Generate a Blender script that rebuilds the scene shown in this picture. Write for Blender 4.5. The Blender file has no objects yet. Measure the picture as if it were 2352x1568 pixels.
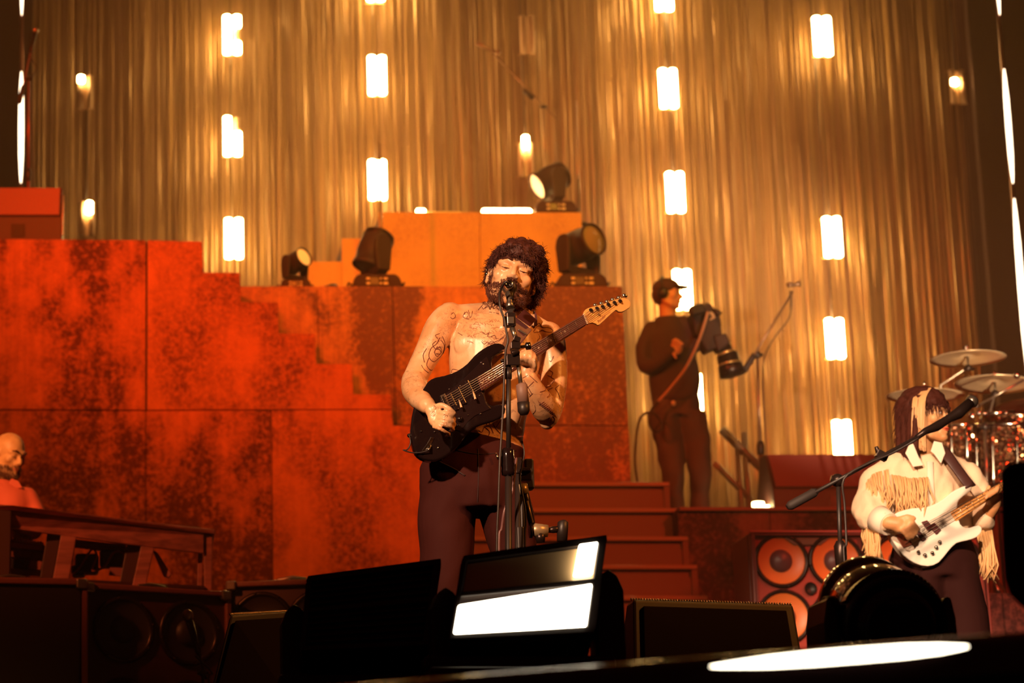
import bpy, bmesh, math, random
from mathutils import Vector, Matrix, noise
from mathutils.bvhtree import BVHTree
random.seed(7)
PI = math.pi
R = math.radians
sc = bpy.context.scene
COL = sc.collection

# ---------------------------------------------------------------- camera
F = 5600.0                 # focal length in pixels of the 2352 px wide frame
PX0, PY0 = 330.0, 784.0    # principal point (the picture is an off-centre crop)
TH = math.atan(1320.0 / F) # upward pitch
ZC = -0.48                 # the lens is below stage level, in the pit
ct, st = math.cos(TH), math.sin(TH)
cam_d = bpy.data.cameras.new('camera')
cam = bpy.data.objects.new('camera', cam_d); COL.objects.link(cam)
cam_d.sensor_width = 36.0
cam_d.lens = F / 2352.0 * 36.0
cam_d.shift_x = (1176.0 - PX0) / 2352.0
cam.location = (0, 0, ZC)
cam.rotation_euler = (PI / 2 + TH, 0, 0)
cam_d.clip_start = 0.05; cam_d.clip_end = 200
cam_d.dof.use_dof = True
cam_d.dof.focus_distance = 7.75
cam_d.dof.aperture_fstop = 4.5
sc.camera = cam

def P(px, py, Y):
    """the point on the vertical plane y = Y seen at that pixel"""
    u = (px - PX0) / F; v = (PY0 - py) / F
    dy = ct - v * st; dz = st + v * ct
    t = Y / dy
    return Vector((u * t, Y, ZC + dz * t))
def M(Y, py=900):
    """metres per pixel near that plane"""
    v = (PY0 - py) / F
    return (Y / (ct - v * st)) / F

# ---------------------------------------------------------------- world, exposure, lights
w = bpy.data.worlds.new('world'); sc.world = w; w.use_nodes = True
bg = w.node_tree.nodes['Background']
bg.inputs[0].default_value = (0.30, 0.045, 0.015, 1); bg.inputs[1].default_value = 0.05
sc.view_settings.view_transform = 'Standard'
sc.view_settings.look = 'None'
sc.view_settings.exposure = 0.0
sc.view_settings.gamma = 1.0
sc.view_settings.use_curve_mapping = False
sc.cycles.use_denoising = True
sc.cycles.max_bounces = 5
sc.cycles.diffuse_bounces = 2
sc.cycles.glossy_bounces = 3
sc.cycles.transmission_bounces = 2
sc.cycles.volume_bounces = 0
sc.cycles.caustics_reflective = False
sc.cycles.caustics_refractive = False
sc.cycles.sample_clamp_indirect = 4.0
sc.cycles.use_adaptive_sampling = True
sc.cycles.adaptive_threshold = 0.02

def spot(name, loc, target, power, color, angle=40, blend=0.6, size=0.12):
    l = bpy.data.lights.new(name, 'SPOT'); o = bpy.data.objects.new(name, l); COL.objects.link(o)
    l.energy = power; l.color = color; l.spot_size = R(angle); l.spot_blend = blend; l.shadow_soft_size = size
    o.location = loc
    o.rotation_euler = (Vector(target) - Vector(loc)).to_track_quat('-Z', 'Y').to_euler()
    return o
# truss spots (most hang above or stand beside the stage, outside the frame)
spot('key_spot', (-2.6, 1.6, 3.6), (1.2, 7.8, 1.42), 3900, (1.0, 0.58, 0.34), 17, 0.5, 0.12)
spot('fill_spot', (6.5, 4.0, 5.0), (1.2, 7.8, 1.1), 1300, (1.0, 0.32, 0.05), 24, 0.5, 0.15)
spot('bass_spot', (0.5, 1.5, 4.5), (3.3, 9.9, 1.2), 4200, (1.0, 0.66, 0.42), 16, 0.6, 0.12)
spot('keys_spot', (-5, 6.0, 5.0), (-0.4, 12.2, 1.7), 1500, (1.0, 0.20, 0.05), 22, 0.6, 0.12)
spot('keys_face_spot', (-3.2, 7.5, 4.2), (-0.68, 12.7, 1.85), 1500, (1.0, 0.42, 0.12), 9, 0.6, 0.08)
spot('red_wall_spot', (-6.5, 6.0, 7.5), (0.9, 17.0, 5.1), 9500, (1.0, 0.085, 0.010), 27, 0.9, 0.3)
spot('red_wall_spot.001', (1.0, 3.0, 9.0), (1.0, 17.0, 3.6), 3300, (1.0, 0.13, 0.005), 30, 0.9, 0.3)
spot('amber_wall_spot', (4.0, 7.0, 9.5), (2.8, 18.5, 5.2), 3600, (1.0, 0.50, 0.025), 25, 0.9, 0.3)
spot('amber_curtain_spot', (4.5, 12.0, 11.0), (3.3, 22.5, 4.4), 950, (1.0, 0.50, 0.14), 50, 0.9, 0.3)
spot('amber_curtain_spot.001', (1.0, 12.5, 10.5), (1.4, 22.5, 5.0), 300, (1.0, 0.46, 0.13), 50, 0.9, 0.3)
spot('added_pit_spot', (4.3, 1.5, -0.8), (5.05, 14.5, 2.95), 15000, (1.0, 0.66, 0.38), 9, 0.7, 0.08)  # lamp added low in the pit to whiten the cymbals from below
spot('red_riser_spot', (7.5, 7.0, 6.0), (5.4, 15.0, 1.2), 2200, (1.0, 0.055, 0.012), 40, 0.8, 0.3)

# ---------------------------------------------------------------- materials
MATS = {}
def mat(name, col, rough=0.5, metal=0.0, spec=0.5, coat=0.0, emit=None, es=0.0, bump=0.0, bscale=60, var=0.0, vscale=8.0, vcol=None, stretch=(1, 1, 1)):
    if name in MATS: return MATS[name]
    m = bpy.data.materials.new(name); m.use_nodes = True
    nt = m.node_tree; b = nt.nodes['Principled BSDF']
    b.inputs['Base Color'].default_value = (*col, 1)
    b.inputs['Roughness'].default_value = rough
    b.inputs['Metallic'].default_value = metal
    b.inputs['Specular IOR Level'].default_value = spec
    b.inputs['Coat Weight'].default_value = coat
    b.inputs['Coat Roughness'].default_value = 0.08
    if emit:
        b.inputs['Emission Color'].default_value = (*emit, 1); b.inputs['Emission Strength'].default_value = es
    if var or bump:
        tc = nt.nodes.new('ShaderNodeTexCoord'); mp = nt.nodes.new('ShaderNodeMapping')
        mp.inputs['Scale'].default_value = stretch
        nt.links.new(tc.outputs['Object'], mp.inputs[0])
        if var:
            n = nt.nodes.new('ShaderNodeTexNoise'); n.inputs['Scale'].default_value = vscale; n.inputs['Detail'].default_value = 6
            nt.links.new(mp.outputs[0], n.inputs['Vector'])
            cr = nt.nodes.new('ShaderNodeValToRGB')
            c2 = vcol if vcol else tuple(c * (1 - var) for c in col)
            cr.color_ramp.elements[0].position = 0.35; cr.color_ramp.elements[0].color = (*c2, 1)
            cr.color_ramp.elements[1].position = 0.65; cr.color_ramp.elements[1].color = (*col, 1)
            nt.links.new(n.outputs[0], cr.inputs[0]); nt.links.new(cr.outputs[0], b.inputs['Base Color'])
        if bump:
            n2 = nt.nodes.new('ShaderNodeTexNoise'); n2.inputs['Scale'].default_value = bscale; n2.inputs['Detail'].default_value = 4
            nt.links.new(mp.outputs[0], n2.inputs['Vector'])
            bp = nt.nodes.new('ShaderNodeBump'); bp.inputs['Strength'].default_value = bump; bp.inputs['Distance'].default_value = 0.01
            nt.links.new(n2.outputs[0], bp.inputs['Height']); nt.links.new(bp.outputs[0], b.inputs['Normal'])
    MATS[name] = m
    return m

def rust_mat(name, col, dark, amount=0.5, seedv=0.0):
    """rusted sheet: bright oxide, dark speckled patches, vertical streaks"""
    m = bpy.data.materials.new(name); m.use_nodes = True
    nt = m.node_tree; N = nt.nodes; L = nt.links; b = N['Principled BSDF']
    b.inputs['Roughness'].default_value = 0.75; b.inputs['Specular IOR Level'].default_value = 0.2
    tc = N.new('ShaderNodeTexCoord')
    mp = N.new('ShaderNodeMapping'); mp.inputs['Location'].default_value = (seedv, seedv * .7, seedv * .3)
    L.new(tc.outputs['Object'], mp.inputs[0])
    def nz(scale, detail, rough=0.6, vec=None):
        n = N.new('ShaderNodeTexNoise'); n.inputs['Scale'].default_value = scale; n.inputs['Detail'].default_value = detail
        n.inputs['Roughness'].default_value = rough
        L.new(vec or mp.outputs[0], n.inputs['Vector']); return n.outputs[0]
    def ramp(src, p0, p1):
        r = N.new('ShaderNodeMapRange'); r.inputs[1].default_value = p0; r.inputs[2].default_value = p1
        L.new(src, r.inputs[0]); return r.outputs[0]
    def math_(op, a, c):
        q = N.new('ShaderNodeMath'); q.operation = op
        for i, x in enumerate((a, c)):
            if isinstance(x, (int, float)): q.inputs[i].default_value = x
            else: L.new(x, q.inputs[i])
        return q.outputs[0]
    mp3 = N.new('ShaderNodeMapping'); mp3.inputs['Scale'].default_value = (1.0, 1.0, .55); mp3.inputs['Location'].default_value = (seedv, 0, seedv * .4)
    L.new(tc.outputs['Object'], mp3.inputs[0])
    big = ramp(nz(1.7, 3, .6, mp3.outputs[0]), 0.44, 0.62)
    fine = ramp(nz(34, 5, 0.8), 0.40, 0.60)
    mid = ramp(nz(7, 5, 0.75), 0.35, 0.65)
    mp2 = N.new('ShaderNodeMapping'); mp2.inputs['Scale'].default_value = (22, 22, 1.2)
    L.new(tc.outputs['Object'], mp2.inputs[0])
    streak = ramp(nz(1.0, 4, 0.6, mp2.outputs[0]), 0.35, 0.7)
    # patches only where the large noise says so, broken into speckles
    a = math_('MULTIPLY', math_('ADD', big, math_('MULTIPLY', mid, 0.35)), math_('ADD', math_('MULTIPLY', fine, 0.9), 0.25))
    a = math_('ADD', a, math_('MULTIPLY', streak, 0.22))
    a = math_('MINIMUM', math_('MULTIPLY', a, amount * 2), 0.95)
    mx = N.new('ShaderNodeMix'); mx.data_type = 'RGBA'
    mx.inputs[6].default_value = (*col, 1); mx.inputs[7].default_value = (*dark, 1)
    L.new(a, mx.inputs[0]); L.new(mx.outputs[2], b.inputs['Base Color'])
    bp = N.new('ShaderNodeBump'); bp.inputs['Strength'].default_value = 0.25; bp.inputs['Distance'].default_value = 0.01
    L.new(a, bp.inputs['Height']); L.new(bp.outputs[0], b.inputs['Normal'])
    MATS[name] = m
    return m

BLACK = mat('black_paint', (0.020, 0.012, 0.010), 0.45)
BLACKG = mat('black_gloss', (0.012, 0.006, 0.006), 0.12, coat=0.6)
BLACKM = mat('black_metal', (0.035, 0.020, 0.016), 0.32, 0.6)
DARKP = mat('dark_plastic', (0.06, 0.035, 0.03), 0.38)
STAGEP = mat('stage_light_plastic', (0.045, 0.022, 0.017), 0.5, spec=.25)
STAGEB = mat('stage_light_base', (0.06, 0.022, 0.016), 0.6, spec=.12)
CHROME = mat('chrome', (0.75, 0.68, 0.6), 0.15, 1.0)
STEEL = mat('worn_steel', (0.35, 0.28, 0.22), 0.3, 0.9)
RUBBER = mat('rubber', (0.025, 0.015, 0.012), 0.7)
CABLE = mat('cable_rubber', (0.03, 0.018, 0.015), 0.45)
LAMP = mat('lit_tube', (0.9, 0.9, 0.9), 0.5, emit=(1.0, 0.55, 0.16), es=75)
POLE_GLINT = mat('painted_pole_glint', (0.9, 0.9, 0.9), 0.5, emit=(1.0, 0.70, 0.45), es=5)
LAMPS = mat('lit_cell', (0.9, 0.9, 0.9), 0.5, emit=(1.0, 0.65, 0.25), es=20)
STROBE_GLINT = mat('lit_strobe_and_glint', (0.9, 0.9, 0.9), 0.5, emit=(1.0, 0.86, 0.62), es=9)
RUST_RED = rust_mat('rust_sheet', (0.80, 0.30, 0.10), (0.085, 0.022, 0.015), 0.60, 3.0)
RUST_E = rust_mat('rust_sheet_bright', (0.84, 0.33, 0.09), (0.16, 0.045, 0.025), 0.34, 47.0)
RUST_B = rust_mat('rust_sheet_mottled', (0.78, 0.30, 0.10), (0.16, 0.055, 0.045), 0.78, 11.0)
RUST_C = rust_mat('rust_sheet_clean', (0.80, 0.42, 0.10), (0.60, 0.28, 0.07), 0.30, 21.0)
RUST_D = rust_mat('rust_sheet_dark', (0.30, 0.13, 0.10), (0.05, 0.03, 0.03), 0.6, 31.0)
STEPM = mat('step_board', (0.20, 0.105, 0.085), 0.6, bump=0.1)
STEPE = mat('step_edge', (0.34, 0.21, 0.15), 0.35)
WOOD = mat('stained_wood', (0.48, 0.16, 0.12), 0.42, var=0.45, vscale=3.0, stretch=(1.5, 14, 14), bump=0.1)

# ---------------------------------------------------------------- mesh builder
class MB:
    def __init__(s): s.v = []; s.f = []; s.sm = []
    def add(s, vs, fs, smooth=False):
        o = len(s.v); s.v += [Vector(v) for v in vs]
        s.f += [tuple(o + i for i in f) for f in fs]; s.sm += [smooth] * len(fs)
    def box(s, c, size, rot=None):
        c = Vector(c); hx, hy, hz = (d / 2 for d in size); rm = rot if rot else Matrix.Identity(3)
        vs = [c + rm @ Vector((x, y, z)) for z in (-hz, hz) for y in (-hy, hy) for x in (-hx, hx)]
        s.add(vs, [(0, 2, 3, 1), (4, 5, 7, 6), (0, 1, 5, 4), (2, 6, 7, 3), (0, 4, 6, 2), (1, 3, 7, 5)])
    def span(s, a, b):
        a = Vector(a); b = Vector(b); s.box((a + b) / 2, [abs(b[i] - a[i]) for i in range(3)])
    def cyl(s, p0, p1, r0, r1=None, n=12, caps=True, smooth=True):
        s.tube([p0, p1], [r0, r0 if r1 is None else r1], n, caps, smooth)
    def tube(s, pts, r, n=8, caps=True, smooth=True, ell=None, up=None):
        pts = [Vector(p) for p in pts]; k = len(pts)
        if not isinstance(r, (list, tuple)): r = [r] * k
        rings = []; ref = Vector(up) if up else None
        for i in range(k):
            d = (pts[min(i + 1, k - 1)] - pts[max(i - 1, 0)])
            if d.length < 1e-9: d = Vector((0, 0, 1))
            d.normalize()
            if ref is None: ref = Vector((0, 0, 1)) if abs(d.z) < 0.9 else Vector((0, 1, 0))
            x = ref - d * ref.dot(d)
            if x.length < 1e-5: x = d.orthogonal()
            x.normalize(); y = d.cross(x)
            if not up: ref = x
            ri = r[i]; ex, ey = (ri if isinstance(ri, (list, tuple)) else (ri, ri))
            rings.append([pts[i] + x * (ex * math.cos(2 * PI * j / n)) + y * (ey * math.sin(2 * PI * j / n)) for j in range(n)])
        vs = [v for q in rings for v in q]; fs = []
        for i in range(k - 1):
            for j in range(n):
                a = i * n + j; b_ = i * n + (j + 1) % n
                fs.append((a, b_, b_ + n, a + n))
        s.add(vs, fs, smooth)
        if caps:
            o = len(s.v) - k * n
            s.f.append(tuple(o + j for j in reversed(range(n)))); s.sm.append(False)
            s.f.append(tuple(o + (k - 1) * n + j for j in range(n))); s.sm.append(False)
    def lathe(s, prof, c, axis=(0, 0, 1), n=24, smooth=True):
        """prof: list of (radius, height along axis)"""
        c = Vector(c); a = Vector(axis).normalized(); x = a.orthogonal().normalized(); y = a.cross(x)
        vs = []
        for r_, h in prof:
            for j in range(n):
                t = 2 * PI * j / n
                vs.append(c + a * h + (x * math.cos(t) + y * math.sin(t)) * max(r_, 1e-5))
        fs = []
        for i in range(len(prof) - 1):
            for j in range(n):
                p = i * n + j; q = i * n + (j + 1) % n
                fs.append((p, q, q + n, p + n))
        s.add(vs, fs, smooth)
    def ball(s, c, r, n=12, m=8, rot=None):
        if not isinstance(r, (list, tuple)): r = (r, r, r)
        c = Vector(c); rm = rot if rot else Matrix.Identity(3)
        vs = []; fs = []
        for i in range(m + 1):
            ph = PI * i / m
            for j in range(n):
                t = 2 * PI * j / n
                vs.append(c + rm @ Vector((r[0] * math.sin(ph) * math.cos(t), r[1] * math.sin(ph) * math.sin(t), r[2] * math.cos(ph))))
        for i in range(m):
            for j in range(n):
                fs.append((i * n + j, (i + 1) * n + j, (i + 1) * n + (j + 1) % n, i * n + (j + 1) % n))
        s.add(vs, fs, True)
    def prism(s, pts, d):
        """pts: front polygon, d: extrusion vector"""
        pts = [Vector(p) for p in pts]; d = Vector(d); n = len(pts)
        vs = pts + [p + d for p in pts]
        fs = [tuple(range(n)), tuple(reversed(range(n, 2 * n)))]
        fs += [(i, i + n, (i + 1) % n + n, (i + 1) % n) for i in range(n)]
        s.add(vs, fs)
    def build(s, name, m, parent=None, bevel=0.0, keep=False):
        me = bpy.data.meshes.new(name)
        me.from_pydata([tuple(v) for v in s.v], [], s.f)
        me.polygons.foreach_set('use_smooth', s.sm)
        bm = bmesh.new(); bm.from_mesh(me)
        bmesh.ops.remove_doubles(bm, verts=bm.verts, dist=1e-6)
        bmesh.ops.recalc_face_normals(bm, faces=bm.faces)
        bm.to_mesh(me); bm.free()
        me.materials.append(m)
        return link(name, me, parent, bevel, keep)

def link(name, me, parent=None, bevel=0.0, keep=False):
    o = bpy.data.objects.new(name, me); COL.objects.link(o)
    if parent:
        o.parent = parent
        o.location = -world_loc(parent)
    elif not keep and len(me.vertices):
        xs = [v.co for v in me.vertices]
        c = Vector(((min(v.x for v in xs) + max(v.x for v in xs)) / 2, (min(v.y for v in xs) + max(v.y for v in xs)) / 2, min(v.z for v in xs)))
        me.transform(Matrix.Translation(-c)); o.location = c
    if bevel:
        b = o.modifiers.new('bevel', 'BEVEL'); b.width = bevel; b.segments = 2; b.limit_method = 'ANGLE'
    return o
def world_loc(o):
    l = Vector(o.location)
    while o.parent: o = o.parent; l += Vector(o.location)
    return l
def tag(o, label=None, cat=None, group=None, kind=None):
    if label: o['label'] = label
    if cat: o['category'] = cat
    if group: o['group'] = group
    if kind: o['kind'] = kind
    return o
def thing(name, label, cat, loc, group=None):
    o = bpy.data.objects.new(name, None); COL.objects.link(o)
    o.location = loc; o.empty_display_size = 0.1
    return tag(o, label, cat, group)
def one(name, m, label, cat, fn, group=None, bevel=0.0):
    b = MB(); fn(b); return tag(b.build(name, m, None, bevel), label, cat, group)
def part(name, m, parent, fn, bevel=0.0):
    b = MB(); fn(b); return b.build(name, m, parent, bevel)
def setting(name, m, fn, parent=None, bevel=0.0):
    b = MB(); fn(b); o = b.build(name, m, parent, bevel, keep=True)
    if parent is None: o['kind'] = 'structure'
    return o
def rotz(a): return Matrix.Rotation(a, 3, 'Z')
def smoothpts(pts, sub=4, closed=False):
    pts = [Vector(p) for p in pts]; n = len(pts); out = []
    rng = range(n if closed else n - 1)
    for i in rng:
        if closed: p0, p1, p2, p3 = pts[(i - 1) % n], pts[i], pts[(i + 1) % n], pts[(i + 2) % n]
        else: p0, p1, p2, p3 = pts[max(i - 1, 0)], pts[i], pts[i + 1], pts[min(i + 2, n - 1)]
        for k in range(sub):
            t = k / sub
            out.append(0.5 * ((2 * p1) + (p2 - p0) * t + (2 * p0 - 5 * p1 + 4 * p2 - p3) * t * t + (3 * p1 - p0 - 3 * p2 + p3) * t * t * t))
    if not closed: out.append(pts[-1])
    return out
def pxs(lst, Y): return [P(a, b, Y) for a, b in lst]

# solid remeshed figures ----------------------------------------------------
class Body(MB):
    def limb(s, pts, r, n=16, up=None): 
        s.tube(pts, r, n, True, True, up=up)
        for p, q in ((pts[0], r[0]), (pts[-1], r[-1])):
            if not isinstance(q, (list, tuple)): s.ball(p, q * 0.995, n, 8)
    def solid(s, name, m, parent, voxel=0.006, smooth=4, dents=None):
        me = bpy.data.meshes.new(name)
        me.from_pydata([tuple(v) for v in s.v], [], s.f)
        bm = bmesh.new(); bm.from_mesh(me)
        bmesh.ops.recalc_face_normals(bm, faces=bm.faces); bm.to_mesh(me); bm.free()
        tmp = bpy.data.objects.new('tmp', me); COL.objects.link(tmp)
        rm = tmp.modifiers.new('r', 'REMESH'); rm.mode = 'VOXEL'; rm.voxel_size = voxel
        if smooth:
            sm = tmp.modifiers.new('s', 'SMOOTH'); sm.factor = 0.5; sm.iterations = smooth
        dg = bpy.context.evaluated_depsgraph_get()
        out = bpy.data.meshes.new_from_object(tmp.evaluated_get(dg))
        bpy.data.objects.remove(tmp); bpy.data.meshes.remove(me)
        out.name = name
        if dents:
            for c, rad, d in dents:
                c = Vector(c); d = Vector(d); r2 = rad * rad
                for v in out.vertices:
                    q = (v.co - c).length_squared
                    if q < r2 * 4: v.co += d * math.exp(-q / r2 * 2)
        out.polygons.foreach_set('use_smooth', [True] * len(out.polygons))
        out.materials.clear(); out.materials.append(m)
        return link(name, out, parent)
def bvh_of(o):
    me = o.data; off = world_loc(o)
    return BVHTree.FromPolygons([v.co + off for v in me.vertices], [tuple(p.vertices) for p in me.polygons])
EYE = Vector((0, 0, ZC))
def hit(bvh, px, py, lift=0.0001):
    d = (P(px, py, 5.0) - EYE).normalized()
    h = bvh.ray_cast(EYE, d)
    return None if h[0] is None else h[0] - d * lift

# ================================================================ THE SETTING
floor = setting('floor', mat('stage_deck', (0.05, 0.03, 0.025), 0.5), lambda b: b.span((-9, 5.3, -0.12), (14, 23.2, 0)))
setting('floor_pit', mat('pit_floor', (0.03, 0.02, 0.02), 0.8), lambda b: b.span((-9, 0.4, -2.0), (14, 5.3, -1.9)))
setting('wall_stage_front', mat('stage_skirt', (0.02, 0.012, 0.01), 0.8), lambda b: b.span((-9, 5.32, -1.9), (14, 5.38, -0.12)))
DRAPE = mat('black_drape', (0.028, 0.009, 0.007), 0.9, bump=0.3, bscale=3, stretch=(6, 6, 0.3))
CX0 = P(72, 300, 22.5).x; CX1 = P(2216, 300, 22.5).x
CZ0 = P(300, 1420, 22.5).z; CZ1 = P(300, -130, 22.5).z
setting('wall_back', mat('backdrop_cloth', (0.30, 0.16, 0.09), 0.9), lambda b: b.span((CX0 - 0.02, 22.95, CZ0), (CX1 + 0.03, 23.0, CZ1)))
setting('wall_left', DRAPE, lambda b: b.span((-8, 22.1, 0), (CX0 + 0.02, 22.2, CZ1)))
setting('wall_right', DRAPE, lambda b: b.span((CX1 - 0.02, 22.1, 0), (14, 22.2, CZ1)))

def curtain(b):
    rnd = random.Random(3)
    n = 1000
    for i in range(n):
        x = CX0 + (CX1 - CX0) * (i + rnd.uniform(.2, .8)) / n
        y = 22.5 + rnd.uniform(-0.06, 0.12) + 0.05 * math.sin(x * 5.1) * math.sin(x * 1.7)
        wd = rnd.choice((0.003, 0.004, 0.005, 0.007))
        tw = rnd.uniform(-0.7, 0.7); rate = rnd.uniform(-0.25, 0.25)
        seg = 44; vs = []; fs = []
        ph = rnd.uniform(0, 6); lean = rnd.uniform(-0.004, 0.004)
        for k in range(seg + 1):
            z = CZ1 + (CZ0 - CZ1) * k / seg
            tw += rate * rnd.uniform(-0.5, 1.2) + rnd.gauss(0, 0.10)
            if tw > 1.1: rate = -abs(rate)
            if tw < -1.1: rate = abs(rate)
            dx = math.cos(tw) * wd; dyy = math.sin(tw) * wd
            xx = x + lean * (z - CZ1) + 0.004 * math.sin(z * 1.3 + ph)
            vs += [(xx - dx, y - dyy, z), (xx + dx, y + dyy, z)]
        for k in range(seg):
            a = 2 * k; fs.append((a, a + 1, a + 3, a + 2))
        b.add(vs, fs, False)
foil = mat('foil_strand', (0.40, 0.235, 0.09), 0.38, 0.2, var=0.25, vscale=2.0, stretch=(8, 1, 0.4))
cu = setting('bead_curtain', foil, curtain, None)
tag(cu, 'shimmering golden brown strand curtain hanging behind the whole stage', 'curtain', kind='stuff')

# stepped rust-clad side wall of the front staircase (its profile climbs to the left)
YF = 17.0
stair_wall = setting('wall_front_steps', mat('wall_core', (0.08, 0.04, 0.03), 0.9), lambda b: b.prism(
    [P(x, y, YF + .05) for x, y in [(-300, 552), (463, 558), (465, 628), (549, 630), (551, 696), (636, 698), (638, 768), (722, 770), (724, 838), (806, 840), (810, 908), (896, 910), (901, 980), (983, 982), (983, 1050), (1036, 1052)]] +
    [Vector((P(1036, 1052, YF).x, YF + .05, 0.0)), Vector((P(-300, 552, YF).x, YF + .05, 0.0))], (0, 0.5, 0)))
def clad(parent, m, pts, Y, d=0.05, zfloor=False):
    v = [P(x, y, Y) if y < 3000 else Vector((P(x, 1000, Y).x, Y, 0.0)) for x, y in pts]
    return part('panel', m, parent, lambda b: b.prism(v, (0, d, 0)), 0.004)
clad(stair_wall, RUST_RED, [(-300, 547), (335, 551), (334, 941), (-300, 938)], YF)
clad(stair_wall, RUST_E, [(339, 551), (465, 554), (467, 625), (551, 626), (553, 693), (638, 694), (640, 765), (724, 766), (726, 835), (808, 836), (812, 905), (898, 906), (900, 939), (338, 941)], YF)
clad(stair_wall, RUST_RED, [(-300, 941.5), (334, 943.5), (334, 9999), (-300, 9999)], YF)
clad(stair_wall, RUST_RED, [(335.5, 943.5), (622, 942), (622, 9999), (335.5, 9999)], YF)
clad(stair_wall, RUST_E, [(623.5, 942), (900, 941), (903, 977), (985, 978), (987, 1047), (1040, 1048), (1040, 9999), (623.5, 9999)], YF)

# the tall block behind it
YB = 18.0
block = setting('wall_middle_block', mat('wall_core', (0.08, 0.04, 0.03), 0.9), lambda b: b.span(
    (P(470, 657, YB).x, YB + .05, 0.0), (P(1429, 657, YB).x, 20.0, P(1000, 657, YB).z - 0.004)))
XR = P(1431, 700, YB).x
def bp(x, y): 
    q = P(x, y, YB)
    if x > 1425: q.x = XR
    return q
def panel_b(m, x0, x1, y0, y1):
    zt = P(1000, y0, YB).z; zb = P(1000, y1, YB).z if y1 < 3000 else 0.0
    xa = P(x0, 800, YB).x; xb = XR if x1 > 1425 else P(x1, 800, YB).x
    part('panel', m, block, lambda b: b.span((xa, YB, zb), (xb, YB + .05, zt)), 0.004)
for x0, x1 in ((470, 731), (732.5, 904), (905.5, 1130), (1131.5, 1500)):
    panel_b(RUST_B, x0, x1, 657, 976); panel_b(RUST_B, x0, x1, 977.5, 9999)
# two upper storeys, stepped at their left end
YU = 20.0
upper = setting('wall_upper_block', mat('wall_core', (0.08, 0.04, 0.03), 0.9), lambda b: b.prism(
    [P(x, y, YU + .05) for x, y in [(702, 603), (787, 603), (787, 550), (872, 550), (872, 489), (1333, 489)]] +
    [Vector((P(1333, 500, YU).x, YU + .05, P(1000, 720, YU).z)), Vector((P(702, 500, YU).x, YU + .05, P(1000, 720, YU).z))], (0, 0.9, 0)))
clad(upper, RUST_C, [(700, 600), (784.5, 600), (784.5, 720), (700, 720)], YU)
clad(upper, RUST_C, [(785, 547), (869.5, 547), (869.5, 720), (785, 720)], YU)
clad(upper, RUST_C, [(870, 486.5), (1102, 487), (1102, 720), (870, 720)], YU)
clad(upper, RUST_C, [(1103, 487), (1336, 487.5), (1338, 720), (1103, 720)], YU)

# riser on the right with rusty front, and the wider part the players stand on
ZRISE = P(1700, 1172, 16.9).z
riser = setting('wall_riser', RUST_D, lambda b: b.span((P(1556, 1172, 16.9).x, 16.95, 0), (9.5, 22.0, ZRISE)))
for xa, xb in ((1556, 1766), (1767.5, 1990), (1991.5, 2220), (2221.5, 2500)):
    part('panel', RUST_D, riser, lambda b: b.span((P(xa, 1172, 16.9).x, 16.90, 0), (P(xb, 1172, 16.9).x, 16.95, ZRISE + 0.012)), 0.004)
setting('trim_riser', mat('riser_lip', (0.25, 0.10, 0.08), 0.5), lambda b: b.span((P(1560, 1172, 16.88).x, 16.86, ZRISE - 0.005), (9.5, 17.1, ZRISE + 0.018)))
# landing behind the stairs carrying the middle block side
# stairs
steps = thing('stairs', 'wide brown wooden stairs leading up to the raised platform behind the singer', 'stairs', (P(1330, 1400, 16).x, 16.0, 0))
tops = [1107, 1167, 1232, 1297, 1368, 1440, 1515, 1592]
rights = [1537, 1558, 1580, 1601, 1624, 1646, 1668, 1690]
for i, (ty, rx) in enumerate(zip(tops, rights)):
    Y = 17.35 - 0.29 * i
    zt = P(1400, ty, Y).z; zb = P(1400, tops[i + 1], 17.35 - 0.29 * (i + 1)).z - 0.02 if i + 1 < len(tops) else 0.0
    xl = P(1046 - 3 * i, 1200, Y).x; xr = P(rx, ty, Y).x
    st_ = part('step', STEPM, steps, lambda b: b.span((xl + .02, Y + 0.03, zb), (xr - .02, min(Y + 0.62, 17.98), zt - 0.03)))
    fr = MB(); fr.span((xl, Y - 0.012, zt - 0.03), (xr, min(Y + 0.62, 17.98), zt)); fr.build('tread', STEPE, st_, 0.005)
    fr = MB(); fr.span((xr - 0.04, Y, zb), (xr, Y + 0.08, zt - 0.031)); fr.build('side_rail', STEPM, st_)
    fr = MB(); fr.span((xl + 0.05, Y + 0.005, zb + 0.0), (xr - .045, Y + 0.028, zt - 0.085)); fr.build('riser_board', STEPM, st_)
# drum riser
drum_riser = setting('wall_drum_riser', RUST_D, lambda b: b.span((P(1995, 1350, 14.0).x, 13.95, 0), (8.5, 16.6, 1.30)))
for xa, xb in ((1995, 2140), (2141.5, 2300), (2301.5, 2480)):
    part('panel', RUST_D, drum_riser, lambda b: b.span((P(xa, 1350, 13.9).x, 13.90, 0), (P(xb, 1350, 13.9).x, 13.95, 1.32)), 0.004)
keys_riser = setting('wall_keys_riser', BLACK, lambda b: b.span((-4, 12.1, 0), (P(500, 1350, 12.1).x, 14.4, 0.22)))

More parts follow.
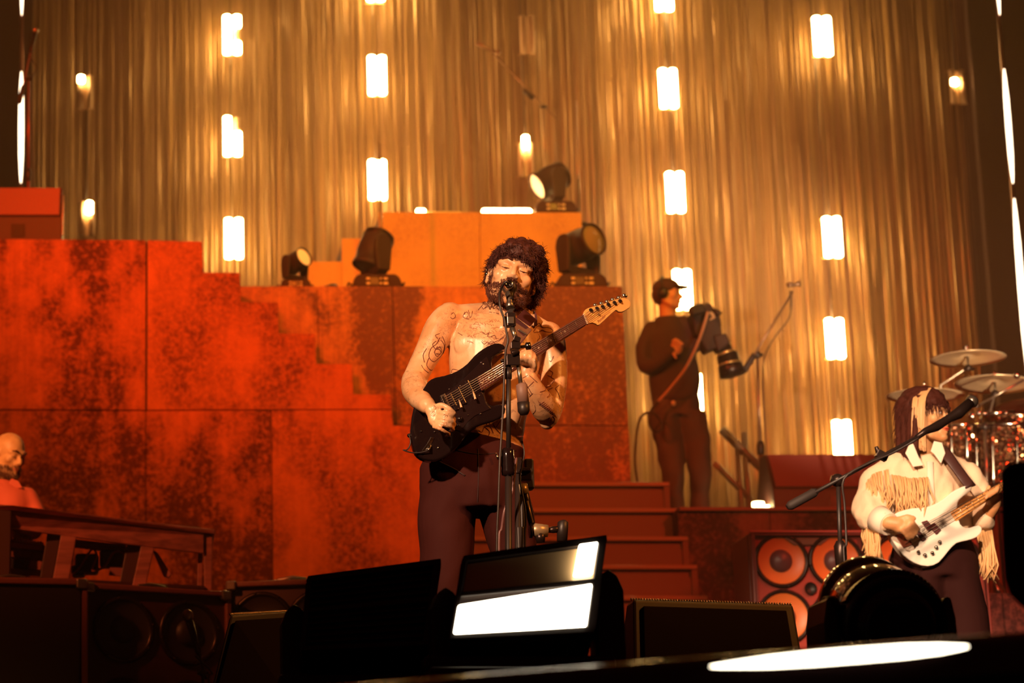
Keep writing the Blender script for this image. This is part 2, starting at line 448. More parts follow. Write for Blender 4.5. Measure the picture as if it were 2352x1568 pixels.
# ================================================================ LIGHT PANELS ON THE CURTAIN
YL = 22.16
HOUS = mat('lamp_housing', (0.42, 0.24, 0.12), 0.4, 0.3)
TUBEOFF = mat('unlit_tube', (0.62, 0.42, 0.26), 0.25)
def light_panel(px, py, cells, label, scale=1.0, lit=None, h=90):
    """cells: list of (column, top px, bottom px) lit; housing 60 x 96 px"""
    c = P(px, py, YL); m = M(YL, py); 
    root = thing('strip_lamp', label, 'lamp', (c.x, YL, c.z), 'lamp panels hung on the strand curtain')
    hw = 23 * m; hh = (h / 2 + 2) * m
    part('housing', HOUS, root, lambda b: (b.span((c.x - hw * .25, YL + 0.05, c.z - hh), (c.x + hw * .25, YL + 0.065, c.z + hh)), b.span((c.x - hw, YL + 0.05, c.z - hh), (c.x + hw, YL + 0.065, c.z - hh + .012)), b.span((c.x - hw, YL + 0.05, c.z + hh - .012), (c.x + hw, YL + 0.065, c.z + hh))), 0.004)
    litcols = {1 if q[0] > 0 else -1 for q in cells if q[2] - q[1] > 60}
    for col in (-1, 1):
        if col in litcols: continue
        part('tube', TUBEOFF, root, lambda b: b.tube([(c.x + col * 11.5 * m, YL + 0.022, c.z - hh * .97), (c.x + col * 11.5 * m, YL + 0.022, c.z + hh * .97)], 0.026, 12))
    for col, y0, y1 in cells:
        za = P(px, y0, YL).z; zb = P(px, y1, YL).z
        xx = c.x + col * 11.5 * m; r = (9.6 if abs(col) == 1 else 8.5) * m
        g = 4 * m
        part('lit_tube', LAMP, root, lambda b: b.tube([(xx, YL, zb), (xx, YL, zb + g * .4), (xx, YL, zb + g), (xx, YL, za - g), (xx, YL, za - g * .4), (xx, YL, za)],
             [r * .55, r * .9, r, r, r * .9, r * .55], 14))
    return root
LP = [
 (533, 80, [(-1, 35, 125), (1, 35, 64), (1, 95, 125)], 'lamp panel top left of the stairs, right tube lit only at both ends'),
 (534, 312, [(-1, 267, 358), (1, 302, 358)], 'lamp panel with tall left tube and shorter right tube, second in left column'),
 (537, 547, [(-1, 501, 594), (1, 501, 594)], 'bright lamp panel just above the left rusty stepped wall'),
 (862, -40, [(-1, -86, 3), (1, -86, 3)], 'lamp panel cut by the top edge, above the left tall moving light'),
 (866, 173, [(-1, 128, 218), (1, 128, 218)], 'twin tube lamp panel, upper whole one in the column left of centre'),
 (867, 413, [(-1, 367, 459), (1, 367, 459)], 'twin tube lamp panel directly above the left tall moving light'),
 (1524, -20, [(-1, -66, 25), (1, -66, 25)], 'lamp panel cut by the top edge, above the column over the camera operator'),
 (1535, 203, [(-1, 158, 248), (1, 158, 248)], 'twin tube lamp panel second from the top above the camera operator'),
 (1551, 441, [(-1, 395, 488), (1, 395, 488)], 'bright lamp panel with wide halo, next above the camera operator'),
 (1568, 665, [(-1, 619, 711), (1, 619, 711)], 'bright lamp panel directly behind the capped head of the camera operator'),
 (1592, 902, [(-1, 858, 945), (1, 858, 945)], 'lamp panel mostly hidden behind the camera operator torso'),
 (1889, 83, [(-1, 38, 128), (1, 38, 128)], 'twin tube lamp panel at the top of the right column'),
 (1912, 545, [(-1, 498, 591), (1, 498, 591)], 'twin tube lamp panel right of the tall microphone stand, upper of three'),
 (1918, 777, [(-1, 731, 823), (1, 731, 823)], 'twin tube lamp panel right of the tall microphone stand, middle of three'),
 (1935, 1008, [(-1, 965, 1051), (1, 965, 1051)], 'lamp panel partly hidden by the wedge monitor on the right riser'),
 (196, 210, [(-.85, 173, 191)], 'dim lamp panel far upper left with one small lit cell'),
 (200, 500, [(.45, 462, 492)], 'lamp panel above the left rusty wall with one small lit cell'),
 (2201, 197, [(-.7, 180, 197)], 'dim lamp panel far upper right with one small lit cell'),
 (1209, 365, [(-.05, 311, 342)], 'lamp panel behind the top moving light with one small lit cell'),
 (1212, 78, [], 'unlit lamp panel high above the singer'),
]
for a in LP: light_panel(a[0], a[1], a[2], a[3], h=(78 if len(a[2]) == 1 else 90))

# suspension cables and the truss that carries them
TR = setting('trim_truss', BLACKM, lambda b: [b.tube([(CX0 - 1, 22.16 + dy, CZ1 + dz), (CX1 + 1, 22.16 + dy, CZ1 + dz)], .025, 8) for dy, dz in ((-.02, .05), (.28, .05), (.13, .33))])
for xx, yy, nm_ in ((534, 560, 'lamp column above the stepped wall'), (865, 420, 'lamp column above the left tall moving light'), (1524, -20, 'cut off lamp above the camera operator'), (1535, 203, 'second lamp above the camera operator'), (1551, 441, 'wide halo lamp above the camera operator'), (1568, 665, 'lamp behind the capped head'), (1592, 902, 'lamp behind the operator torso'), (1889, 83, 'top lamp of the right column'), (1912, 545, 'upper of three right lamps'), (1918, 777, 'middle of three right lamps'), (1935, 1008, 'lamp behind the riser wedge'), (198, 500, 'two dim lamps at the far left'), (2201, 197, 'dim lamp at the far upper right'), (1210, 365, 'single cell lamp behind the top moving light')):
    q = P(xx, yy, YL)
    q.z -= .15; one('suspension_cable', CABLE, 'thin dark suspension cable of the ' + nm_, 'cable', lambda b: b.cyl((q.x, YL + .060, q.z), (q.x, YL + .060, CZ1 + .03), .005, .005, 6), 'suspension cables of the lamp panels')

# two bars lying along the top of the upper block
def bar_lamp(x0, x1, lit0, lit1, label):
    Y = 20.12; z = P(1000, 490, 20.0).z; a = P(x0, 480, Y); b_ = P(x1, 480, Y)
    root = thing('bar_lamp', label, 'lamp', (a.x, Y, z), 'bar lamps on top of the upper block')
    part('housing', TUBEOFF, root, lambda b: b.span((a.x, Y, z - .01), (b_.x, Y + 0.06, z + 0.055)), 0.006)
    l0 = P(lit0, 480, Y).x; l1 = P(lit1, 480, Y).x; r = 0.036
    part('lit_tube', LAMP, root, lambda b: b.tube([(l0, Y - .02, z + .036), (l0 + .012, Y - .02, z + .036), (l1 - .012, Y - .02, z + .036), (l1, Y - .02, z + .036)], [r * .7, r, r, r * .7], 12))
bar_lamp(953, 1061, 955, 976, 'low bar lamp with only its left cell lit, upper block left')
bar_lamp(1104, 1220, 1106, 1219, 'fully lit white bar lamp beside the top moving light')

# tall metal poles at both edges of the curtain, reflections painted as glowing segments
def glint_pole(top, bot, Y, segs, label):
    a = P(*top, Y); a = Vector((a.x, Y, a.z)); b_ = P(*bot, Y)
    root = thing('glint_pole', label, 'lamp', (b_.x, Y, b_.z))
    part('pole', mat('pole_metal', (0.30, 0.12, 0.08), 0.3, 0.7), root, lambda b: b.cyl(b_, a, 0.016, 0.016, 10))
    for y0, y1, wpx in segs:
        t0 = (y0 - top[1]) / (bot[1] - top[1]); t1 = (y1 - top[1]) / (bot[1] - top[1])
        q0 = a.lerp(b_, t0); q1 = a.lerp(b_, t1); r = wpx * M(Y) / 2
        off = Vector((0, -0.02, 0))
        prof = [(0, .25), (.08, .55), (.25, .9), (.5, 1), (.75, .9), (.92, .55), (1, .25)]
        part('lit_tube', POLE_GLINT, root, lambda b: b.tube([q0.lerp(q1, t) + off for t, _ in prof], [r * k for _, k in prof], 10))  # glowing spindle stands in for a reflection on the pole
glint_pole((52, -300), (47, 640), 19.6, [(-250, 45, 11), (176, 428, 13)], 'upright metal pole with painted glints at the far left edge behind the wedge monitor')
glint_pole((2268, -300), (2362, 900), 18.6, [(-260, 48, 11), (175, 437, 13), (472, 870, 15)], 'leaning metal pole with painted glints along the far right edge of the stage')

# ================================================================ MOVING LIGHTS
PANELW = mat('control_label', (0.75, 0.5, 0.3), 0.4)
LENS = mat('lamp_lens', (0.85, 0.55, 0.25), 0.08, 0.6)
def moving_light(px, py, Y, S, yaw, tilt, label, lens_m=None, z0=None, name='moving_light', body=None, lens_r=.8, group='moving lights along the rear platforms', short=False):
    """px,py: bottom middle; S: base width in metres; yaw: direction of the yoke; tilt: head elevation"""
    c = P(px, py, Y)
    if z0 is not None: c.z = z0
    body = body or STAGEP
    root = thing(name, label, 'stage light', (c.x, c.y, c.z), group)
    k = S; A = Matrix.Identity(3)
    def W(x, y, z): return c + A @ Vector((x * k, y * k, z * k))
    # base: trapezoid with rounded shoulders
    prof = [(-.5, .0), (-.5, .09), (-.46, .21), (-.38, .28), (.38, .28), (.46, .21), (.5, .09), (.5, .0)]
    part('base', STAGEB, root, lambda b: b.prism([W(x, -.36, z) for x, z in prof], A @ Vector((0, .72 * k, 0))), 0.012 * k * 3)
    pan = root.children[0] if False else None
    base = [o for o in bpy.data.objects if o.parent == root][-1]
    def keys(b):
        for (x, z, w_, h_) in ((-.19, .175, .07, .045), (-.19, .075, .07, .045), (.17, .175, .08, .04), (.17, .075, .09, .05), (.07, .175, .035, .035), (.07, .075, .045, .04)):
            b.box(W(x, -.372, z), (w_ * k, .02 * k, h_ * k), A)
    part('button', PANELW, base, keys)
    part('display', mat('dark_display', (0.16, 0.08, 0.06), 0.2), base, lambda b: b.box(W(-.06, -.366, .125), (.17 * k, .016 * k, .15 * k), A))
    for sx in (-1, 1):
        part('handle', body, base, lambda b: b.tube([W(sx * .5, -.2, .07), W(sx * .57, -.16, .14), W(sx * .57, .16, .14), W(sx * .5, .2, .07)], .022 * k, 6))
    hz = .92
    A = rotz(yaw)
    part('yoke', body, root, lambda b: (b.cyl(W(0, 0, .27), W(0, 0, .36), .17 * k, .15 * k, 20),
        b.prism([W(x, -.12, z) for x, z in [(-.46, .40), (-.34, .30), (.34, .30), (.46, .40), (.46, .48), (-.46, .48)]], A @ Vector((0, .24 * k, 0)))), .01 * k * 3)
    for sx in (-1, 1):
        x0, x1 = (sx * .36, sx * .46)
        pf = [(-.14, .34), (.14, .34), (.19, hz - .10), (.17, hz + .10), (.08, hz + .20), (-.08, hz + .20), (-.17, hz + .10), (-.19, hz - .10)]
        part('yoke_arm', body, root, lambda b: b.prism([W(min(x0, x1), y, z) for y, z in pf], A @ Vector((.10 * k, 0, 0))), .012 * k * 3)
    # head: barrel lathe about the tilted axis
    d = A @ Vector((0, -math.cos(tilt), math.sin(tilt))); hc = W(0, 0, hz)
    pr = [(0.0, -.42), (.16, -.415), (.26, -.36), (.325, -.22), (.345, -.02), (.34, .16), (.31, .36), (.335, .375), (.34, .47), (.32, .48), (.30, .42)]
    head = part('head', body, root, lambda b: b.lathe([(r * k, h * k) for r, h in pr], hc, d, 28))
    L_ = MB(); L_.lathe([(.30 * k, .42 * k), (.24 * k, .455 * k), (.12 * k, .475 * k), (0, .48 * k)], hc, d, 24)
    L_.build('lens', lens_m or LENS, head)
    r_ = MB()
    for q in range(4): 
        h = -.33 + q * .035
        r_.lathe([((.275 + q * .012) * k, h * k), ((.31 + q * .010) * k, (h + .008) * k), ((.285 + q * .012) * k, (h + .018) * k)], hc, d, 24)
    r_.build('cooling_fin', BLACKM, head)
    return root
ZU = P(1000, 487, 20.0).z; ZM = P(1000, 657, 18.0).z
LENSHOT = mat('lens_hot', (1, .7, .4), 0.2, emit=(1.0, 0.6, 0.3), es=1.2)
moving_light(863, 655, 18.16, .375, R(-72), R(-68), 'tall black moving light with head tipped downward, on the middle block left', z0=ZM, lens_m=DARKP)
moving_light(1331, 655, 18.16, .385, R(36), R(8), 'black moving light with round head glinting, right of the singer head', z0=ZM)
moving_light(1272, 487, 20.12, .36, R(-78), R(-28), 'highest black moving light standing on the upper block', z0=ZU, lens_m=LENSHOT)
moving_light(678, 655, 18.12, .235, R(40), R(15), 'small moving light with amber ring lens beside the stepped wall', z0=ZM, short=False,
             lens_m=mat('amber_lens', (0.95, 0.6, 0.2), 0.3, emit=(1.0, .45, .08), es=.8))

# ================================================================ MICROPHONE STANDS
def mic_stand(base, top, boom, label, r=.012, mic=True, cable=True, weight=True, cat='microphone stand', tri=.32, color=None, legs=True, group=None):
    """base on floor, top joint, boom = (rear end, mic end)"""
    color = color or BLACKM
    root = thing('microphone_stand', label, cat, base, group)
    base = Vector(base); top = Vector(top)
    mid = base.lerp(top, .45)
    part('lower_pole', color, root, lambda b: b.cyl(base + Vector((0, 0, .10)), mid, r * 1.35, r * 1.3, 12))
    part('upper_pole', color, root, lambda b: b.cyl(mid, top, r, r * .9, 12))
    part('height_clutch', BLACK, root, lambda b: b.lathe([(r * 1.2, -.05), (r * 2.1, -.04), (r * 2.3, .02), (r * 1.5, .05), (r * .9, .055)], mid, (top - base), 14))
    if legs:
        for q in range(3):
            a = 2 * PI * q / 3 + .5
            foot = base + Vector((math.cos(a) * tri, math.sin(a) * tri, .012)); knee = base + Vector((0, 0, .16))
            lg = part('leg', color, root, lambda b: b.cyl(knee, foot, .009, .008, 8))
            part('rubber_foot', RUBBER, lg, lambda b: b.ball(foot, (.016, .016, .012), 8, 6))
    a, e = (Vector(boom[0]), Vector(boom[1]))
    bm = part('boom', color, root, lambda b: b.tube([a, e], [r * .72, r * .66], 10))
    part('boom_clamp', BLACK, root, lambda b: (b.ball(top, r * 2.3, 12, 8), b.cyl(top + Vector((-r * 3.2, 0, 0)), top + Vector((r * 3.2, 0, 0)), r * 1.1, r * 1.1, 10)))
    if weight:
        d = (a - e).normalized()
        part('counterweight', RUBBER, bm, lambda b: b.tube([a - d * .14, a - d * .12, a, a + d * .01], [r * 1.1, r * 1.7, r * 1.7, r * 1.1], 12))
    if mic:
        d = (e - a).normalized()
        mc = part('microphone', BLACKM, root, lambda b: b.tube([e, e + d * .02, e + d * .05, e + d * .16], [.009, .016, .013, .019], 12))
        part('grille', STEEL, mc, lambda b: b.ball(e + d * .185, (.026, .026, .028), 12, 8))
    if cable:
        pts = [e - Vector((.02, 0, .0)), e.lerp(top, .3) + Vector((.05, 0, -.05)), e.lerp(top, .7) + Vector((.03, 0, -.04)), top + Vector((.03, -.03, -.1)), base.lerp(top, .5) + Vector((.035, -.02, 0)), base + Vector((.04, -.05, .02))]
        part('cable', CABLE, root, lambda b: b.tube(smoothpts(pts, 5), .005, 6))
    return root
BRASSY = mat('warm_metal', (0.30, 0.17, 0.10), 0.35, 0.6)
# stand on the right riser
Ys = 17.6
b0 = P(1751, 1165, Ys); b0.z = ZRISE
mic_stand(b0, P(1739, 815, Ys), (P(1709, 852, Ys), P(1822, 668, Ys - .1)), 'tall microphone stand on the riser between camera operator and wedge monitor', r=.013, color=BRASSY, mic=False, group=None)
def small_mic(b):
    b.tube([P(1808, 655, Ys - .1), P(1817, 653, Ys - .1), P(1826, 654, Ys - .1), P(1832, 652, Ys - .1), P(1838, 651, Ys - .1)], [.018, .02, .012, .018, .022], 12)
mst = [o for o in bpy.data.objects if o.name.startswith('microphone_stand')][-1]
part('microphone', BRASSY, mst, small_mic)
# far boom over the upper block
Yf = 20.5
b0 = P(1252, 487, Yf); b0.z = ZU
mic_stand(b0, P(1249, 245, Yf), (P(1279, 273, Yf), P(1128, 118, Yf)), 'thin boom stand reaching up high behind the top moving light', r=.010, color=BRASSY, cable=False, mic=False, weight=False, tri=.2)
fb = [o for o in bpy.data.objects if o.name.startswith('microphone_stand')][-1]
part('microphone', BRASSY, fb, lambda b: (b.tube([P(1094, 98, Yf), P(1110, 106, Yf), P(1130, 116, Yf), P(1142, 119, Yf)], [.02, .022, .018, .012], 10), b.ball(P(1144, 120, Yf), .026, 10, 8)))
part('cable_tie', BLACK, fb, lambda b: b.cyl(P(1203, 207, Yf), P(1225, 226, Yf), .022, .022, 8))
def thin_pole(px0, py0, px1, py1, Y, zb, label):
    a = P(px0, py0, Y); b_ = P(px1, py1, Y); b_.z = zb
    root = thing('thin_pole', label, 'pole', b_)
    part('rod', BRASSY, root, lambda b: b.tube([b_, a], [.014, .009], 8))
    part('foot', BLACK, root, lambda b: b.lathe([(.07, 0), (.07, .012), (.02, .03), (.015, .06)], b_, (0, 0, 1), 16))
thin_pole(1323, 232, 1330, 487, 20.4, ZU, 'bare thin pole right of the top moving light')
thin_pole(1277, 326, 1278, 487, 20.75, ZU, 'short thin pole just behind the top moving light')
thin_pole(873, 330, 876, 600, 19.2, ZM, 'thin dark pole behind the left tall moving light')

# stand and pole clutter top left, wedge on the rusty wall
ZW = P(200, 549, 17.0).z
Yt = 17.45
b0 = P(66, 540, Yt); b0.z = ZW
mic_stand(b0, P(66, 180, Yt), (P(45, 235, Yt), P(70, 122, Yt)), 'red tinted microphone stand rising behind the far left wedge', r=.010, color=mat('red_metal', (0.35, 0.10, 0.06), .35, .5), mic=True, weight=True, tri=.18)

def wedge(name_label, x0, x1, ytop, ybot, Y, z0, depth, front_m, side_m, group=None, grille=None, lip=.28, slope=.35):
    """floor monitor: sloping grille face towards the camera"""
    a = P(x0, ybot, Y); b_ = P(x1, ybot, Y); zt = P((x0 + x1) / 2, ytop, Y + slope * depth).z
    h = zt - z0
    prof = [(0, 0), (0, h * lip), (depth * slope, h), (depth * .62, h), (depth, h * .30), (depth, 0)]
    root = thing('wedge_monitor', name_label, 'speaker', ((a.x + b_.x) / 2, Y, z0), group)
    part('cabinet', side_m, root, lambda b: b.prism([Vector((a.x, Y + y, z0 + z)) for y, z in prof], (b_.x - a.x, 0, 0)), .008)
    n = Vector((0, -(h * (1 - lip)), depth * slope)).normalized()
    p0 = Vector((a.x + .02, Y, z0 + h * lip + .015)); p1 = Vector((a.x + .02, Y + depth * slope, z0 + h - .01))
    p0 += n * .002; p1 += n * .002
    wd = Vector((b_.x - a.x - .04, 0, 0))
    part('grille', front_m, root, lambda b: b.prism([p0, p0 + wd, p1 + wd, p1], n * .012), .003)
    part('connector_plate', BLACKM, root, lambda b: (b.box(((a.x + b_.x) / 2, Y - .003, z0 + h * lip * .5), (.10, .006, h * lip * .5)), b.cyl(((a.x + b_.x) / 2 - .02, Y - .012, z0 + h * lip * .5), ((a.x + b_.x) / 2 - .02, Y, z0 + h * lip * .5), .012, .012, 10)))
    return root
GR_L = mat('grille_red_left', (0.50, 0.22, 0.20), 0.6, bump=.3, bscale=300)
GR_R = mat('grille_red_right', (0.33, 0.085, 0.07), 0.6, bump=.3, bscale=300)
wl = wedge('pale red wedge monitor on top of the left rusty wall, cut by the frame', -60, 142, 431, 547, 17.12, ZW, .42, GR_L, mat('wedge_side', (0.10, 0.05, 0.045), .5), lip=.42)
part('side_trim', mat('trim_yellow', (0.75, 0.5, 0.22), .4), wl, lambda b: b.prism([P(137, 543, 17.1) + Vector((.012, y, 0)) + Vector((0, 0, z)) for y, z in [(.03, .02), (.03, .16), (.16, .36), (.19, .36), (.12, .14), (.08, .02)]], (.012, 0, 0)))
wr = wedge('dark red wedge monitor on the right riser behind the bass player', 1778, 2068, 1043, 1168, 17.15, ZRISE, .50, GR_R, mat('wedge_side_dark', (0.09, 0.035, 0.03), .5), lip=.40)
# cable lying on the wall top
one('stage_cable', CABLE, 'dark cable lying along the top of the left rusty wall', 'cable', lambda b: b.tube(smoothpts([Vector((P(x, 545, 17.3).x, 17.3 + .05 * math.sin(i), ZW + .012 + .012 * (i % 2 == 0))) for i, x in enumerate((155, 190, 235, 280, 325))], 6), .012, 8))
one('stage_cable', CABLE, 'coiled dark cables beside the small moving light on the block edge', 'cable', lambda b: (
    b.tube(smoothpts([Vector((P(x, 650, 18.3).x, 18.3 + dy, ZM + h)) for x, dy, h in ((556, 0, .012), (580, .1, .05), (610, -.02, .04), (640, .1, .015))], 6), .010, 8),
    b.tube(smoothpts([Vector((P(x, 650, 18.3).x, 18.25 + dy, ZM + h)) for x, dy, h in ((700, 0, .012), (728, .1, .06), (745, -.1, .03), (770, 0, .07), (772, .14, .012))], 6), .014, 8)))
one('stage_cable', mat('orange_cable', (0.35, 0.15, 0.06), .5), 'pair of thin cables arching on the block left of the singer head', 'cable', lambda b: (
    b.tube(smoothpts([Vector((P(x, 650, 18.2).x, 18.3, ZM + h)) for x, h in ((1048, .012), (1075, .035), (1105, .045), (1140, .045))], 6), .010, 8),
    b.tube(smoothpts([Vector((P(x, 650, 18.2).x, 18.2, ZM + h)) for x, h in ((975, .010), (1000, .015), (1060, .02), (1140, .02))], 6), .009, 8)))

# handrail behind the camera operator
def rail(b):
    Y = 18.6
    b.tube([P(1657, 985, Y), P(1707, 1035, Y), P(1800, 1125, Y)], .035, 8)
    b.tube([P(1640, 1062, Y), P(1725, 1148, Y)], .025, 8)
    for x, y in ((1694, 1022), (1709, 992)):
        q = P(x, y, Y); b.cyl(q, (q.x, q.y, ZRISE), .022, .022, 8)
one('handrail', mat('rail_metal', (0.34, 0.22, 0.12), .4, .4), 'brown tube handrail sloping down between camera operator and microphone stand', 'handrail', rail)
for x, lab in ((1742, 'left one of two small bright floor lamps at the tall stand foot'), (1764, 'right one of two small bright floor lamps at the tall stand foot')):
    q = P(x, 1166, 17.3); q.z = ZRISE
    k = 1.0 if x < 1750 else .8
    root = thing('floor_lamp', lab, 'lamp', q, 'small floor lamps on the riser')
    part('body', BLACK, root, lambda b: b.lathe([(.03, .02), (.035, .03), (.03, .05)], q, (0, 0, 1), 12))
    part('bulb', LAMPS, root, lambda b: b.lathe([(.022 * k, .045), (.035 * k, .06), (.044 * k, .10 * k), (.042 * k, .125 * k), (0, .13 * k)], q, (0, 0, 1), 14))

# ================================================================ SPEAKER CABINETS
CONE_O = mat('speaker_cone', (0.90, 0.24, 0.05), 0.40)
CONE_D = mat('speaker_cone_dark', (0.03, 0.02, 0.018), 0.5)
def cabinet(root, O, A, wd, ht, dp, baffle_m, shell_m, speakers, cone, r, cap_m, edge=.025):
    """O: bottom left front corner; A: rotation; speakers list of (x,z) as fractions"""
    def W(x, y, z): return O + A @ Vector((x, y, z))
    def shell(b):
        b.box(W(wd / 2, dp / 2 + .02, ht / 2), (wd, dp - .04, ht), A)
        for x in (edge / 2, wd - edge / 2): b.box(W(x, .0, ht / 2), (edge, .06, ht), A)
        for z in (edge / 2, ht - edge / 2): b.box(W(wd / 2, 0, z), (wd - 2 * edge, .06, edge), A)
    part('shell', shell_m, root, shell, .006)
    part('baffle', baffle_m, root, lambda b: b.box(W(wd / 2, .012, ht / 2), (wd - 2 * edge, .02, ht - 2 * edge), A))
    n = A @ Vector((0, -1, 0))
    for fx, fz in speakers:
        c = W(wd * fx, 0.002, ht * fz)
        sp = part('speaker_cone', cone, root, lambda b: b.lathe([(r * .86, .012), (r * .80, .006), (r * .42, -.0), (r * .38, .0)], c, n, 28))
        q = MB(); q.lathe([(r, .0), (r * 1.0, .014), (r * .93, .020), (r * .86, .014), (r * .84, .008)], c, n, 28)
        for t in range(8):
            a = 2 * PI * t / 8 + .2; ex = A @ Vector((math.cos(a), 0, math.sin(a)))
            q.ball(c + ex * r * .95 + n * .019, .006, 6, 4)
        q.build('rim', BLACKM, sp)
        q = MB(); q.lathe([(r * .42, .0), (r * .38, .012), (r * .22, .024), (0, .028)], c, n, 20); q.build('dust_cap', cap_m, sp)
# bass cabinets, four rows of two
CAPM = mat('dust_cap', (0.16, 0.07, 0.07), 0.4)
BAFF = mat('baffle_red', (0.42, 0.05, 0.03), 0.5)
def bass_cab(xl, label):
    Y = 13.2; zt = P(1850, 1224, Y).z; O = P(xl, 1224, Y); wd = P(xl + 265, 1224, Y).x - O.x; ht = 1.22
    O.z = zt - ht
    root = thing('bass_cabinet', label, 'speaker', (O.x + wd / 2, Y, O.z), 'bass cabinets behind the bass player')
    sp = [(x, z) for z in (.875, .625, .375, .125) for x in (.265, .735)]
    cabinet(root, O, Matrix.Identity(3), wd, ht, .40, BAFF, mat('cab_shell', (0.22, 0.06, 0.05), .45), sp, CONE_O, .150, CAPM, .018)
    c = Vector((O.x + wd / 2, Y - .012, zt - .045))
    part('name_plate', STEEL, root, lambda b: b.prism([c + Vector((x, 0, z)) for x, z in [(-.125, .018), (.125, .018), (.07, -.022), (-.07, -.022)]], (0, .008, 0)), .002)
    part('port', BLACK, root, lambda b: b.lathe([(.035, .012), (.03, .0), (0, -.001)], Vector((O.x + wd / 2, Y - .004, zt - .305)), (0, -1, 0), 16))
    part('top_trim', mat('cab_trim', (0.75, 0.24, 0.2), .4), root, lambda b: b.span((O.x, Y - .035, zt), (O.x + wd, Y + .0, zt + .010)))
    # low plinth it stands on
    return root, O, wd
rc, O1, w1 = bass_cab(1720, 'left tall speaker cabinet with orange cones, on the red riser side')
rc2, O2, w2 = bass_cab(1992, 'right tall speaker cabinet mostly hidden behind the bass player')
setting('wall_cab_plinth', BLACK, lambda b: b.span((O1.x - .1, 13.1, 0), (O2.x + w2 + .05, 13.75, O1.z)))

# guitar cabinets on the left
BAFL = mat('baffle_brown', (0.10, 0.03, 0.02), 0.45, var=.5, vscale=4)
SHL = mat('cab_shell_brown', (0.24, 0.075, 0.05), 0.4, bump=.2)
def guitar_cab(px, py, Y, yaw, label, wd=.76, ht=.78, speakers=True, lower=True, cone=CONE_D):
    O = P(px, py, Y); zt = O.z; A = rotz(yaw)
    O = Vector((O.x, O.y, zt - ht))
    root = thing('guitar_cabinet', label, 'speaker', O, 'speaker cabinets in front of the keyboard player')
    sp = [(.28, .74), (.72, .74), (.28, .26), (.72, .26)] if speakers else []
    cabinet(root, O, A, wd, ht, .36, BAFL, SHL, sp, cone, .155, CONE_D)
    if not speakers:
        part('grille_cloth', BLACK, root, lambda b: b.box(O + A @ Vector((wd / 2, -.005, ht / 2)), (wd - .06, .012, ht - .06), A), .003)
    # stand beneath
    part('stand', BLACK, root, lambda b: b.box(O + A @ Vector((wd / 2, .2, -O.z / 2)), (wd * .9, .3, O.z), A))
    for x in (.03, wd - .03):
        part('corner_guard', STEEL, root, lambda b: b.box(O + A @ Vector((x, -.02, ht - .02)), (.05, .05, .045), A), .008)
    part('handle', STEEL, root, lambda b: (b.box(O + A @ Vector((wd * .5, .05, ht + .004)), (.16, .05, .012), A), b.tube([O + A @ Vector((wd * .5 - .07, .05, ht + .012)), O + A @ Vector((wd * .5, .05, ht + .022)), O + A @ Vector((wd * .5 + .07, .05, ht + .012))], .009, 8)), .002)
    return root
guitar_cab(186, 1340, 11.2, R(24), 'brown speaker cabinet with two large dark cones facing left of centre')
guitar_cab(-152, 1326, 11.0, R(8), 'black fronted cabinet at the lower left corner of the frame', speakers=False, wd=.70, ht=.80)
guitar_cab(520, 1338, 11.62, R(-14), 'brown cabinet half hidden behind the dark wedge, right of its neighbour', wd=.62)
c_ = P(462, 1440, 10.9)
mic_stand((c_.x, 10.9, 0.0), P(466, 1545, 10.9), (P(474, 1560, 10.9), P(458, 1505, 10.9)), 'short stand with a small silver microphone before the brown cabinet', r=.008, cable=True, weight=False, tri=.2)

# ================================================================ KEYBOARD DESK
Yk = 12.0
def dk(x, y, dy=0): 
    q = P(x, y, Yk + dy); return q
desk = thing('keyboard_desk', 'worn reddish wooden desk with slanted legs around the keyboards', 'desk', (P(250, 1330, Yk).x, Yk, .22))
# front rail: receding to the right
dl = lambda t: 0.30 * t
part('top_board', WOOD, desk, lambda b: b.prism([P(-40, 1156, Yk), P(30, 1160, Yk), P(494, 1216, Yk + .3), P(494, 1226, Yk + .3), P(30, 1172, Yk), P(-40, 1168, Yk)], (0, .50, 0)), .006)
part('front_rail', WOOD, desk, lambda b: b.prism([P(-40, 1170, Yk + .02), P(30, 1175, Yk + .02), P(468, 1228, Yk + .3), P(468, 1270, Yk + .3), P(290, 1249, Yk + .18), P(30, 1213, Yk + .02), P(-40, 1205, Yk + .02)], (0, .03, 0)), .004)
def leg(pts, Y, d=.05, m=WOOD): part('leg', m, desk, lambda b: b.prism([P(x, y, Y) for x, y in pts], (0, d, 0)), .004)
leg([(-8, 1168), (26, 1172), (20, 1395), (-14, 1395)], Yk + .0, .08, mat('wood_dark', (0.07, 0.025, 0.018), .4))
leg([(468, 1226), (488, 1228), (486, 1395), (470, 1395)], Yk + .32, .05)
leg([(455, 1268), (466, 1270), (463, 1395), (452, 1395)], Yk + .36, .04)
leg([(140, 1228), (175, 1233), (158, 1330), (148, 1400), (112, 1400), (122, 1325)], Yk + .06, .05)
leg([(324, 1253), (354, 1257), (336, 1338), (322, 1400), (292, 1400), (307, 1330)], Yk + .2, .05)
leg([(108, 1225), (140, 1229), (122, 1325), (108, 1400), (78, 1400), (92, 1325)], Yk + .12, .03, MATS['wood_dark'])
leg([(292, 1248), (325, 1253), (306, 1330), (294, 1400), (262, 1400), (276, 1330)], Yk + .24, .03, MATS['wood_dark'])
part('brace', WOOD, desk, lambda b: b.prism([P(350, 1262, Yk + .3), P(362, 1268, Yk + .3), P(394, 1318, Yk + .3), P(388, 1326, Yk + .3), P(376, 1322, Yk + .3)], (0, .04, 0)), .004)
part('shelf', MATS['wood_dark'], desk, lambda b: b.prism([P(-40, 1318, Yk + .05), P(470, 1345, Yk + .3), P(470, 1352, Yk + .3), P(-40, 1326, Yk + .05)], (0, .5, 0)))
